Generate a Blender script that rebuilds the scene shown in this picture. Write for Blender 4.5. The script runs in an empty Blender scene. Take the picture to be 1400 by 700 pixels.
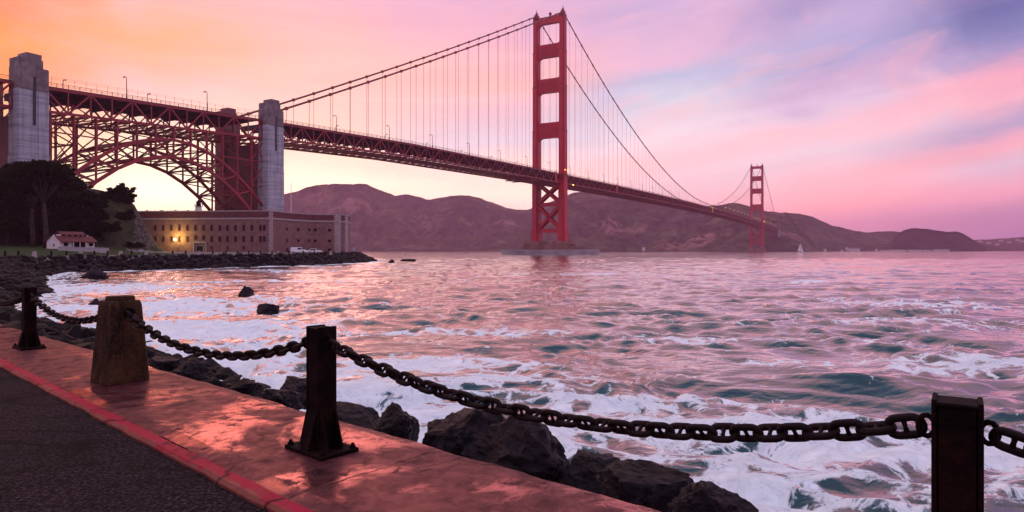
import bpy, bmesh, math, random
import numpy as np
from mathutils import Vector, Matrix
R = math.radians
random.seed(7)
rng = np.random.default_rng(7)
C = bpy.context.scene.collection
sc = bpy.context.scene

# ------------------------------------------------------------------ camera
FPX, HY, EYE = 911.0, 342.0, 4.5
cam = bpy.data.cameras.new('camera')
cam.sensor_width = 36.0
cam.lens = 36.0 * FPX / 1400.0
cam.shift_y = -(350.0 - HY) / 1400.0
cam.clip_start, cam.clip_end = 0.05, 40000.0
camo = bpy.data.objects.new('camera', cam)
camo.location = (0, 0, EYE)
camo.rotation_euler = (R(90), 0, 0)
C.objects.link(camo)
sc.camera = camo
try:
    sc.cycles.use_denoising = True
    sc.cycles.max_bounces = 6
    sc.cycles.volume_bounces = 0
    sc.cycles.transparent_max_bounces = 6
    sc.cycles.sample_clamp_indirect = 4.0
except Exception:
    pass

# ------------------------------------------------------------------ exposure
sc.view_settings.view_transform = 'Standard'
sc.view_settings.look = 'None'
sc.view_settings.exposure = 0.0
sc.view_settings.gamma = 1.0
sc.view_settings.use_curve_mapping = False

# ------------------------------------------------------------------ sky and sun
SUN_AZ, SUN_EL = -24.0, 10.0          # degrees right of the view axis, above the horizon


def lin(c):
    return tuple(((v / 255.0) / 12.92 if v / 255.0 <= 0.04045 else ((v / 255.0 + 0.055) / 1.055) ** 2.4) for v in c)


class NT:
    """small helper for building node trees"""
    def __init__(self, tree):
        self.t = tree
        self.n = tree.nodes
        self.l = tree.links

    def new(self, kind, **kw):
        n = self.n.new(kind)
        for k, v in kw.items():
            setattr(n, k, v)
        return n

    def put(self, sock, v):
        if hasattr(v, 'is_linked') or hasattr(v, 'links'):
            self.l.new(v, sock)
        else:
            sock.default_value = v

    def math(self, op, a, b=None, c=None, clamp=False):
        n = self.new('ShaderNodeMath', operation=op)
        n.use_clamp = clamp
        self.put(n.inputs[0], a)
        if b is not None:
            self.put(n.inputs[1], b)
        if c is not None:
            self.put(n.inputs[2], c)
        return n.outputs[0]

    def vmath(self, op, a, b=None):
        n = self.new('ShaderNodeVectorMath', operation=op)
        self.put(n.inputs[0], a)
        if b is not None:
            self.put(n.inputs[1], b)
        return n.outputs[0]

    def mapr(self, v, a, b, c=0.0, d=1.0, smooth=False):
        n = self.new('ShaderNodeMapRange')
        if smooth:
            n.interpolation_type = 'SMOOTHSTEP'
        self.put(n.inputs[0], v)
        for i, x in enumerate((a, b, c, d)):
            self.put(n.inputs[i + 1], x)
        return n.outputs[0]

    def mix(self, f, a, b, mode='MIX'):
        n = self.new('ShaderNodeMix', data_type='RGBA', blend_type=mode)
        self.put(n.inputs[0], f)
        for s, v in ((n.inputs[6], a), (n.inputs[7], b)):
            if isinstance(v, (tuple, list)):
                v = (*v[:3], 1.0)
            self.put(s, v)
        return n.outputs[2]

    def noise(self, vec, scale, detail=4.0, rough=0.55, dist=0.0):
        n = self.new('ShaderNodeTexNoise')
        if vec is not None:
            self.put(n.inputs['Vector'], vec)
        n.inputs['Scale'].default_value = scale
        n.inputs['Detail'].default_value = detail
        n.inputs['Roughness'].default_value = rough
        n.inputs['Distortion'].default_value = dist
        return n.outputs[0]

    def ramp(self, f, stops, interp='LINEAR'):
        n = self.new('ShaderNodeValToRGB')
        cr = n.color_ramp
        cr.interpolation = interp
        while len(cr.elements) < len(stops):
            cr.elements.new(0.5)
        for e, (p, c) in zip(cr.elements, stops):
            e.position = p
            e.color = (*c[:3], 1.0)
        self.put(n.inputs[0], f)
        return n.outputs[0]

    def xyz(self, x, y, z):
        n = self.new('ShaderNodeCombineXYZ')
        for i, v in enumerate((x, y, z)):
            self.put(n.inputs[i], v)
        return n.outputs[0]


SKY = [
    (0,    [(-10, (255, 140, 98)), (40, (255, 152, 70)), (90, (255, 146, 78)), (170, (255, 190, 140)), (250, (255, 225, 180)), (330, (255, 225, 190))]),
    (200,  [(-10, (246, 176, 172)), (45, (252, 172, 128)), (80, (253, 174, 146)), (120, (250, 186, 182)), (165, (253, 205, 190)), (225, (275, 252, 218)), (262, (290, 275, 245)), (285, (285, 268, 232)), (330, (270, 240, 205))]),
    (450,  [(-10, (238, 176, 190)), (50, (250, 182, 176)), (120, (252, 194, 184)), (180, (251, 203, 188)), (225, (262, 226, 204)), (252, (275, 248, 222)), (330, (265, 215, 200))]),
    (680,  [(-10, (224, 172, 202)), (50, (240, 178, 198)), (110, (254, 188, 184)), (150, (236, 186, 198)), (185, (226, 198, 214)), (225, (255, 214, 206)), (270, (264, 236, 218)), (330, (255, 202, 204))]),
    (900,  [(-10, (196, 168, 206)), (38, (216, 176, 208)), (78, (226, 180, 206)), (106, (186, 183, 212)), (150, (212, 205, 222)), (190, (238, 206, 216)), (215, (250, 194, 200)), (250, (240, 196, 206)), (285, (248, 190, 200)), (330, (225, 165, 190))]),
    (1150, [(-10, (160, 146, 192)), (38, (186, 166, 206)), (78, (172, 162, 204)), (112, (204, 168, 204)), (140, (222, 192, 214)), (170, (247, 190, 200)), (202, (226, 198, 212)), (240, (252, 184, 194)), (280, (262, 172, 182)), (310, (236, 156, 186)), (335, (212, 146, 182))]),
    (1400, [(-10, (104, 106, 162)), (30, (120, 122, 174)), (62, (150, 140, 188)), (95, (226, 152, 178)), (130, (232, 168, 184)), (162, (172, 152, 188)), (192, (236, 164, 180)), (222, (216, 184, 204)), (258, (240, 160, 182)), (290, (198, 138, 176)), (325, (172, 124, 174))]),
]
TILT, TILT0 = 0.15, 6.0
ZEN = (192, 214, 252)


def sky_columns():
    cols = []
    for x, rows in SKY:
        az = math.atan((x - 700) / FPX)
        st = []
        for y, c in rows:
            el = math.degrees(math.atan((HY - y) / FPX * math.cos(az)))
            st.append((el - TILT * max(0.0, math.degrees(az) - TILT0), lin(c)))
        st.sort(key=lambda s: s[0])
        st.append((27.0, lin((255, 176, 160) if az < 0 else (246, 186, 202))))
        st.append((36.0, lin((255, 196, 190) if az < 0 else (255, 206, 216))))
        st.append((46.0, lin((252, 222, 228))))
        st.append((53.9, lin(ZEN)))
        cols.append((math.degrees(az), st))
    side_l = [(-6, lin((220, 150, 150))), (8, lin((240, 165, 150))), (22, lin((240, 170, 170))), (50, lin(ZEN))]
    back = [(-6, lin((160, 130, 165))), (6, lin((190, 155, 190))), (16, lin((200, 175, 215))), (40, lin((235, 218, 245)))]
    cols.insert(0, (-75.0, side_l))
    cols.insert(0, (-120.0, back))
    cols.append((75.0, back))
    return cols


def build_world():
    w = bpy.data.worlds.new('World')
    sc.world = w
    w.use_nodes = True
    t = NT(w.node_tree)
    t.n.clear()
    out = t.new('ShaderNodeOutputWorld')
    tc = t.new('ShaderNodeTexCoord')
    sep = t.new('ShaderNodeSeparateXYZ')
    t.l.new(tc.outputs['Generated'], sep.inputs[0])
    X, Y, Z = sep.outputs
    az = t.math('MULTIPLY', t.math('ARCTAN2', X, Y), 57.29578)
    el = t.math('MULTIPLY', t.math('ARCSINE', t.math('MINIMUM', t.math('MAXIMUM', Z, -1.0), 1.0)), 57.29578)
    # cloud structure: wind-drawn streaks, finer towards the horizon
    tl = t.math('SUBTRACT', el, t.math('MULTIPLY', t.math('MAXIMUM', t.math('SUBTRACT', az, TILT0), 0.0), TILT))
    dome = t.xyz(t.math('MULTIPLY', az, 0.035), t.math('MULTIPLY', tl, 0.16), 1.7)
    n1 = t.noise(dome, 1.0, 6.0, 0.55, 0.4)
    puff = t.xyz(t.math('MULTIPLY', az, 0.12), t.math('MULTIPLY', tl, 0.17), 5.1)
    n2 = t.noise(puff, 1.0, 7.0, 0.58, 0.6)
    hi = t.mapr(el, 0.0, 14.0, 0.25, 1.0)
    wob = t.math('MULTIPLY', t.math('ADD', t.math('MULTIPLY', t.math('SUBTRACT', n1, 0.5), 3.0), t.math('MULTIPLY', t.math('SUBTRACT', n2, 0.5), 4.6)), hi)
    v = t.math('ADD', tl, wob)
    pos = t.math('DIVIDE', t.math('ADD', v, 6.0), 60.0)
    azw = t.math('ADD', az, t.math('MULTIPLY', t.math('SUBTRACT', n2, 0.5), 10.0))
    col = None
    prev = None
    for a, st in sky_columns():
        r = t.ramp(pos, [((e + 6.0) / 60.0, c) for e, c in st])
        if col is None:
            col = r
        else:
            col = t.mix(t.mapr(azw, prev, a, 0.0, 1.0, smooth=True), col, r)
        prev = a
    # soft lighter and darker wisps
    n3 = t.noise(t.xyz(t.math('MULTIPLY', az, 0.05), t.math('MULTIPLY', tl, 0.42), 9.3), 1.0, 7.0, 0.6, 0.8)
    amp = t.math('MULTIPLY', t.mapr(n3, 0.3, 0.7, 0.94, 1.06), t.mapr(el, 0.0, 16.0, 1.32, 1.06))
    n6 = t.noise(t.xyz(t.math('MULTIPLY', az, 0.10), t.math('MULTIPLY', tl, 0.22), 3.3), 1.0, 8.0, 0.62, 1.0)
    pk = t.math('MULTIPLY', t.mapr(n6, 0.52, 0.68, 0.0, 0.30, smooth=True), t.mapr(el, 5.0, 12.0))
    col = t.mix(pk, col, lin((252, 178, 184)))
    amp3 = t.xyz(amp, amp, amp)
    col = t.mix(1.0, col, amp3, 'MULTIPLY')
    bg = t.new('ShaderNodeBackground')
    t.l.new(col, bg.inputs[0])
    bg.inputs[1].default_value = 1.12
    sky = t.new('ShaderNodeTexSky')
    sky.sky_type = 'NISHITA'
    sky.sun_disc = False
    sky.sun_elevation = R(SUN_EL)
    sky.sun_rotation = R(SUN_AZ)
    bg2 = t.new('ShaderNodeBackground')
    t.l.new(sky.outputs[0], bg2.inputs[0])
    bg2.inputs[1].default_value = 0.004
    add = t.new('ShaderNodeAddShader')
    t.l.new(bg.outputs[0], add.inputs[0])
    t.l.new(bg2.outputs[0], add.inputs[1])
    t.l.new(add.outputs[0], out.inputs[0])


build_world()
sun = bpy.data.lights.new('sun', 'SUN')
sun.energy = 0.2
sun.angle = R(25)
sun.color = (1.0, 0.46, 0.40)
suno = bpy.data.objects.new('sun', sun)
_sd = Vector((math.sin(R(SUN_AZ)) * math.cos(R(SUN_EL)), math.cos(R(SUN_AZ)) * math.cos(R(SUN_EL)), math.sin(R(SUN_EL))))
suno.rotation_euler = (-_sd).to_track_quat('-Z', 'Y').to_euler()
C.objects.link(suno)


# ------------------------------------------------------------------ noise on arrays
def _hash(ix, iy, iz):
    h = (ix.astype(np.int64) * 374761393 + iy.astype(np.int64) * 668265263 + iz.astype(np.int64) * 2147483647 + 1274126177) & 0xFFFFFFFF
    h = ((h ^ (h >> 13)) * 1274126177) & 0xFFFFFFFF
    h = h ^ (h >> 16)
    return (h & 0xFFFF) / 65535.0


def vnoise(x, y, z=None):
    x, y = np.broadcast_arrays(np.asarray(x, float), np.asarray(y, float))
    z = np.zeros_like(x) if z is None else np.broadcast_to(np.asarray(z, float), x.shape)
    fx, fy, fz = np.floor(x), np.floor(y), np.floor(z)
    u, v, w = x - fx, y - fy, z - fz
    u, v, w = (k * k * k * (k * (k * 6 - 15) + 10) for k in (u, v, w))
    r = 0
    for a in (0, 1):
        for b in (0, 1):
            for c in (0, 1):
                r = r + _hash(fx + a, fy + b, fz + c) * (u if a else 1 - u) * (v if b else 1 - v) * (w if c else 1 - w)
    return r


def fbm(x, y, z=None, oct=4, gain=0.5):
    s = 0
    a = 1.0
    tot = 0
    x = np.asarray(x, float)
    y = np.asarray(y, float)
    z = 0.0 if z is None else z
    for k in range(oct):
        s = s + a * vnoise(x * 2 ** k + 17.3 * k, y * 2 ** k - 9.1 * k, z * 2.0 ** k + 3.7 * k)
        tot += a
        a *= gain
    return s / tot


# ------------------------------------------------------------------ materials
MATS = {}


def mat(name, c1, c2=None, rough=0.6, scale=3.0, metallic=0.0, bump=0.0, bscale=None, spec=0.5, detail=5.0, lo=0.35, hi=0.65, coords='Object', c3=None):
    m = bpy.data.materials.new(name)
    m.use_nodes = True
    t = NT(m.node_tree)
    p = t.n['Principled BSDF']
    p.inputs['Roughness'].default_value = rough
    p.inputs['Metallic'].default_value = metallic
    p.inputs['Specular IOR Level'].default_value = spec
    tc = t.new('ShaderNodeTexCoord')
    if c2 is None:
        c2 = tuple(v * 0.8 for v in c1)
    if coords == 'World':
        vec = t.new('ShaderNodeNewGeometry').outputs['Position']
    else:
        vec = tc.outputs['Object']
    n = t.noise(vec, scale, detail, 0.6, 0.2)
    stops = [(lo, c1), (hi, c2)]
    if c3 is not None:
        stops = [(lo, c1), ((lo + hi) / 2, c2), (hi, c3)]
    t.l.new(t.ramp(n, stops), p.inputs['Base Color'])
    if bump:
        b = t.new('ShaderNodeBump')
        b.inputs['Strength'].default_value = min(1.0, bump)
        b.inputs['Distance'].default_value = 0.02 if bscale is None or bscale > 4 else 0.2
        nb = t.noise(vec, bscale or scale * 4, 6.0, 0.6)
        t.l.new(nb, b.inputs['Height'])
        t.l.new(b.outputs[0], p.inputs['Normal'])
    MATS[name] = m
    return m


def emis(name, col, strength):
    m = bpy.data.materials.new(name)
    m.use_nodes = True
    p = m.node_tree.nodes['Principled BSDF']
    p.inputs['Base Color'].default_value = (*col, 1)
    p.inputs['Emission Color'].default_value = (*col, 1)
    p.inputs['Emission Strength'].default_value = strength
    MATS[name] = m
    return m


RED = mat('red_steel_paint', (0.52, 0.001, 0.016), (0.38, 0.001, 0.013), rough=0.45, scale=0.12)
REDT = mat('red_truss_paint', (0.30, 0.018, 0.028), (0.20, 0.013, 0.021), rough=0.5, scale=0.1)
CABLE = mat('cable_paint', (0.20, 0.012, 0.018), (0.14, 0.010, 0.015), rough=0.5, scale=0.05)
ASPH_DECK = mat('deck_asphalt', (0.05, 0.045, 0.045), (0.04, 0.035, 0.035), rough=0.8)


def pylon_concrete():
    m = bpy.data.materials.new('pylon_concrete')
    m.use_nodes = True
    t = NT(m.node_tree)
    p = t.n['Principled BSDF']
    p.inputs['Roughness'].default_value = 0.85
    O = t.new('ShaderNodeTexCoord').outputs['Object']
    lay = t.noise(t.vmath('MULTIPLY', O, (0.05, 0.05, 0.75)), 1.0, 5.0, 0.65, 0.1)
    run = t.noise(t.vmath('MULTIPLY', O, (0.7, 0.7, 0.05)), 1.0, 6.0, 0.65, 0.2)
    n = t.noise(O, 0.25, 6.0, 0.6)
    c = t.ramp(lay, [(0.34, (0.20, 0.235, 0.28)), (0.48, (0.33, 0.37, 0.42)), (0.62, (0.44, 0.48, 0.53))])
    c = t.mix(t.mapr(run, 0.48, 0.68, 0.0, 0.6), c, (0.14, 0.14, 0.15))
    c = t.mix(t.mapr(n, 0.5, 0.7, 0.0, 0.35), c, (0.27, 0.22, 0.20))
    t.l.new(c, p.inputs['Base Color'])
    b = t.new('ShaderNodeBump')
    b.inputs['Strength'].default_value = 0.4
    b.inputs['Distance'].default_value = 0.25
    t.l.new(lay, b.inputs['Height'])
    t.l.new(b.outputs[0], p.inputs['Normal'])
    MATS['pylon_concrete'] = m
    return m


PCONC = pylon_concrete()
PCONC2 = mat('pylon_cap_concrete', (0.11, 0.095, 0.10), (0.23, 0.20, 0.20), rough=0.85, scale=0.3, bump=0.3, bscale=1.2)
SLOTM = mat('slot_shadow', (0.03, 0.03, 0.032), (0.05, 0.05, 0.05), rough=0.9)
PIER = mat('pier_concrete', (0.19, 0.085, 0.075), (0.32, 0.17, 0.15), rough=0.85, scale=0.12, bump=0.3, bscale=0.8)
FENDER = mat('fender_concrete', (0.26, 0.24, 0.25), (0.40, 0.37, 0.37), rough=0.8, scale=0.15)
BRICK = mat('fort_brick', (0.15, 0.078, 0.074), (0.24, 0.13, 0.122), rough=0.9, scale=0.6, bump=0.4, bscale=2.5, detail=8)
BRICK2 = mat('parapet_brick', (0.10, 0.028, 0.032), (0.14, 0.045, 0.045), rough=0.9, scale=0.6)
GRANITE = mat('granite', (0.28, 0.23, 0.23), (0.38, 0.32, 0.31), rough=0.8, scale=0.8)
DARKGL = mat('dark_window', (0.006, 0.005, 0.006), (0.01, 0.009, 0.01), rough=0.7, spec=0.1)
WHITEP = mat('white_paint', (0.72, 0.70, 0.68), (0.62, 0.60, 0.58), rough=0.6, scale=0.8)
VANP = mat('van_paint', (0.78, 0.79, 0.8), (0.74, 0.75, 0.76), rough=0.25, scale=0.5)
ROOFR = mat('roof_tiles', (0.13, 0.014, 0.014), (0.085, 0.011, 0.012), rough=0.7, scale=2.0)
TYRE = mat('tyre_rubber', (0.012, 0.012, 0.012), rough=0.8)
TRUNK = mat('bark', (0.035, 0.027, 0.025), (0.07, 0.055, 0.05), rough=0.9, spec=0.05, scale=1.2, bump=0.5, bscale=3.0)
RUST = mat('rusted_iron', (0.003, 0.001, 0.0014), (0.022, 0.006, 0.0045), rough=0.75, scale=9.0, metallic=0.0, spec=0.08, bump=0.6, bscale=40.0, lo=0.42, hi=0.78, detail=8)
CHAINM = mat('rusted_chain', (0.004, 0.0014, 0.0018), (0.020, 0.0055, 0.006), rough=0.6, scale=18.0, metallic=0.0, spec=0.15, bump=0.5, bscale=70.0, lo=0.4, hi=0.75, detail=8)
LAMPON = emis('lamp_glow', (1.0, 0.55, 0.10), 5.0)
LAMPDIM = emis('lamp_dim', (1.0, 0.72, 0.4), 0.8)
FLOOD = emis('flood_glow', (1.0, 0.86, 0.35), 30.0)
SAIL = mat('sail_cloth', (0.80, 0.76, 0.74), (0.74, 0.70, 0.68), rough=0.8, scale=0.3)
POLE = mat('lamp_pole_paint', (0.10, 0.03, 0.03), (0.07, 0.025, 0.025), rough=0.5)
STEELG = mat('grey_metal', (0.3, 0.3, 0.31), (0.24, 0.24, 0.25), rough=0.5)
TRUCKB = mat('truck_tarp', (0.20, 0.11, 0.09), (0.15, 0.09, 0.08), rough=0.7)


SUSP = mat('suspender_paint', (0.34, 0.04, 0.045), (0.28, 0.03, 0.035), rough=0.5)


def leafmat(name, c1, c2):
    m = bpy.data.materials.new(name)
    m.use_nodes = True
    t = NT(m.node_tree)
    p = t.n['Principled BSDF']
    p.inputs['Roughness'].default_value = 0.9
    p.inputs['Specular IOR Level'].default_value = 0.03
    g = t.new('ShaderNodeNewGeometry')
    r = g.outputs['Random Per Island']
    t.l.new(t.ramp(r, [(0.0, c1), (1.0, c2)]), p.inputs['Base Color'])
    MATS[name] = m
    return m


LEAF = leafmat('cypress_foliage', (0.004, 0.0065, 0.003), (0.020, 0.028, 0.012))
LEAFB = leafmat('bush_foliage', (0.006, 0.009, 0.004), (0.024, 0.028, 0.012))


# ------------------------------------------------------------------ mesh builder
class MB:
    def __init__(self):
        self.v, self.f, self.m = [], [], []

    def add(self, vs, fs, mi=0):
        o = len(self.v)
        self.v.extend([tuple(p) for p in vs])
        self.f.extend([tuple(i + o for i in f) for f in fs])
        self.m.extend([mi] * len(fs))

    def box(self, c, s, mi=0, rot=None):
        x, y, z = (k / 2 for k in s)
        vs = [Vector((sx * x, sy * y, sz * z)) for sz in (-1, 1) for sy in (-1, 1) for sx in (-1, 1)]
        if rot is not None:
            vs = [rot @ p for p in vs]
        cc = Vector(c)
        self.add([p + cc for p in vs], [(0, 2, 3, 1), (4, 5, 7, 6), (0, 1, 5, 4), (2, 6, 7, 3), (0, 4, 6, 2), (1, 3, 7, 5)], mi)

    def span(self, lo, hi, mi=0):
        self.box([(a + b) / 2 for a, b in zip(lo, hi)], [b - a for a, b in zip(lo, hi)], mi)

    def beam(self, p, q, w, h=None, up=(0, 0, 1), mi=0):
        p, q = Vector(p), Vector(q)
        h = w if h is None else h
        d = (q - p)
        L = d.length
        if L < 1e-6:
            return
        d /= L
        up = Vector(up)
        if abs(d.dot(up)) > 0.98:
            up = Vector((0, 1, 0))
        s = d.cross(up).normalized()
        u = s.cross(d).normalized()
        vs = []
        for e in (p, q):
            for a, b in ((-1, -1), (1, -1), (1, 1), (-1, 1)):
                vs.append(e + s * (a * w / 2) + u * (b * h / 2))
        self.add(vs, [(3, 2, 1, 0), (4, 5, 6, 7), (0, 1, 5, 4), (1, 2, 6, 5), (2, 3, 7, 6), (3, 0, 4, 7)], mi)

    def tube(self, pts, r, n=8, mi=0, cap=True):
        pts = [Vector(p) for p in pts]
        rs = r if isinstance(r, (list, tuple)) else [r] * len(pts)
        vs, fs = [], []
        ref = None
        for i, p in enumerate(pts):
            d = (pts[min(i + 1, len(pts) - 1)] - pts[max(i - 1, 0)]).normalized()
            if ref is None:
                ref = Vector((0, 0, 1)) if abs(d.z) < 0.9 else Vector((1, 0, 0))
            s = d.cross(ref).normalized()
            ref = s.cross(d).normalized()
            for k in range(n):
                a = 2 * math.pi * k / n
                vs.append(p + (s * math.cos(a) + ref * math.sin(a)) * rs[i])
        for i in range(len(pts) - 1):
            for k in range(n):
                k2 = (k + 1) % n
                fs.append((i * n + k, i * n + k2, (i + 1) * n + k2, (i + 1) * n + k))
        if cap:
            fs.append(tuple(range(n - 1, -1, -1)))
            fs.append(tuple(range((len(pts) - 1) * n, len(pts) * n)))
        self.add(vs, fs, mi)

    def prism(self, poly, a, b, fn, mi=0):
        """extrude a 2-D polygon; fn(u, v, t) -> 3-D point for t = a and t = b"""
        n = len(poly)
        vs = [fn(u, v, a) for u, v in poly] + [fn(u, v, b) for u, v in poly]
        fs = [tuple(range(n - 1, -1, -1)), tuple(range(n, 2 * n))]
        fs += [(i, (i + 1) % n, n + (i + 1) % n, n + i) for i in range(n)]
        self.add(vs, fs, mi)

    def lathe(self, prof, n=16, mi=0, c=(0, 0, 0)):
        vs, fs = [], []
        for r, z in prof:
            for k in range(n):
                a = 2 * math.pi * k / n
                vs.append((c[0] + r * math.cos(a), c[1] + r * math.sin(a), c[2] + z))
        for i in range(len(prof) - 1):
            for k in range(n):
                fs.append((i * n + k, i * n + (k + 1) % n, (i + 1) * n + (k + 1) % n, (i + 1) * n + k))
        fs.append(tuple(range(n - 1, -1, -1)))
        fs.append(tuple(range((len(prof) - 1) * n, len(prof) * n)))
        self.add(vs, fs, mi)

    def mesh(self, name, mats, smooth=False):
        me = bpy.data.meshes.new(name)
        me.from_pydata(self.v, [], self.f)
        mats = mats if isinstance(mats, (list, tuple)) else [mats]
        for m in mats:
            me.materials.append(m)
        me.polygons.foreach_set('material_index', self.m)
        if smooth:
            me.polygons.foreach_set('use_smooth', [True] * len(me.polygons))
        bm = bmesh.new()
        bm.from_mesh(me)
        bmesh.ops.recalc_face_normals(bm, faces=bm.faces)
        bm.to_mesh(me)
        bm.free()
        me.update()
        return me

    def build(self, name, mats, parent=None, smooth=False, bevel=0.0):
        o = bpy.data.objects.new(name, self.mesh(name, mats, smooth))
        C.objects.link(o)
        if parent is not None:
            o.parent = parent
        if bevel:
            b = o.modifiers.new('bevel', 'BEVEL')
            b.width = bevel
            b.segments = 2
            b.limit_method = 'ANGLE'
        return o


def tag(o, label, cat, group=None, kind=None):
    if label:
        o['label'] = label
    if cat:
        o['category'] = cat
    if group:
        o['group'] = group
    if kind:
        o['kind'] = kind
    return o


def thing(name, label, cat, loc=(0, 0, 0), rotz=0.0, group=None):
    o = bpy.data.objects.new(name, None)
    o.empty_display_size = 0.5
    C.objects.link(o)
    o.location = loc
    o.rotation_euler = (0, 0, rotz)
    return tag(o, label, cat, group)


def dup(o, label=None, loc=None, rotz=None, parent=None):
    c = o.copy()
    C.objects.link(c)
    if parent is not None:
        c.parent = parent
    if label:
        c['label'] = label
    if loc is not None:
        c.location = loc
    if rotz is not None:
        c.rotation_euler = (0, 0, rotz)
    for ch in list(o.children):
        dup(ch, parent=c)
    return c


def struct(o, kind='structure'):
    o['kind'] = kind
    return o


def px(x, y, Z):
    """the place seen at photo pixel (x, y) at depth Z"""
    return Vector(((x - 700.0) / FPX * Z, Z, EYE + (HY - y) / FPX * Z))


def interp(x, pts):
    return float(np.interp(x, [p[0] for p in pts], [p[1] for p in pts]))


ORD = ['first', 'second', 'third', 'fourth', 'fifth', 'sixth', 'seventh', 'eighth', 'ninth', 'tenth', 'eleventh', 'twelfth',
       'thirteenth', 'fourteenth', 'fifteenth', 'sixteenth', 'seventeenth', 'eighteenth', 'nineteenth', 'twentieth']
for _t in ('twenty', 'thirty'):
    ORD += [_t + '-' + w for w in ORD[:9]] + (['thirtieth'] if _t == 'twenty' else ['fortieth'])

# ------------------------------------------------------------------ near promenade frame
D = Vector((0.757, -0.653, 0)).normalized()      # along the kerb, towards the right
N = Vector((0.653, 0.757, 0)).normalized()       # out to sea
PZ = EYE - 1.47                                   # pavement level


def sn(s, n, z=PZ):
    p = D * s + N * n
    return Vector((p.x, p.y, z))


def kerb_n(s):
    return 2.0 - 0.027 * (s + 3.4)


EDGE = 3.42
SHORE = [(-43, 42), (-52, 62), (-71, 88), (-83, 105), (-89, 118), (-89, 131), (-83.5, 150), (-76, 174), (-66, 186), (-61.5, 208), (-59, 238), (-63, 275), (-80, 330), (-120, 410)]


# ------------------------------------------------------------------ water
def shore_dist(x, y):
    """distance to the shore line, negative on land"""
    near0 = sn(-60, EDGE)
    pts = [(40 * D.x + EDGE * N.x, 40 * D.y + EDGE * N.y)] + SHORE
    pts = np.array(pts, float)
    best = np.full(np.shape(x), 1e9)
    sgn = np.ones(np.shape(x))
    for a, b in zip(pts[:-1], pts[1:]):
        d = b - a
        L2 = (d ** 2).sum()
        tt = np.clip(((x - a[0]) * d[0] + (y - a[1]) * d[1]) / L2, 0, 1)
        qx, qy = a[0] + tt * d[0], a[1] + tt * d[1]
        dist = np.hypot(x - qx, y - qy)
        side = d[0] * (y - a[1]) - d[1] * (x - a[0])
        upd = dist < best
        best = np.where(upd, dist, best)
        sgn = np.where(upd, np.where(side <= 0, 1.0, -1.0), sgn)
    return best * sgn


def grid_mesh(name, V, nu, nv, mats, smooth=True, attrs=None):
    me = bpy.data.meshes.new(name)
    me.vertices.add(nu * nv)
    me.vertices.foreach_set('co', V.astype(np.float32).ravel())
    i = np.arange(nu - 1)[:, None]
    j = np.arange(nv - 1)[None, :]
    a = (i * nv + j).ravel()
    q = np.stack([a, a + nv, a + nv + 1, a + 1], 1)
    nf = len(q)
    me.loops.add(nf * 4)
    me.loops.foreach_set('vertex_index', q.astype(np.int32).ravel())
    me.polygons.add(nf)
    me.polygons.foreach_set('loop_start', (np.arange(nf) * 4).astype(np.int32))
    me.polygons.foreach_set('loop_total', np.full(nf, 4, np.int32))
    me.polygons.foreach_set('use_smooth', np.full(nf, smooth))
    for k, arr in (attrs or {}).items():
        at = me.attributes.new(k, 'FLOAT', 'POINT')
        at.data.foreach_set('value', arr.astype(np.float32).ravel())
    me.update(calc_edges=True)
    me.validate()
    me.materials.append(mats)
    o = bpy.data.objects.new(name, me)
    C.objects.link(o)
    return o


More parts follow.
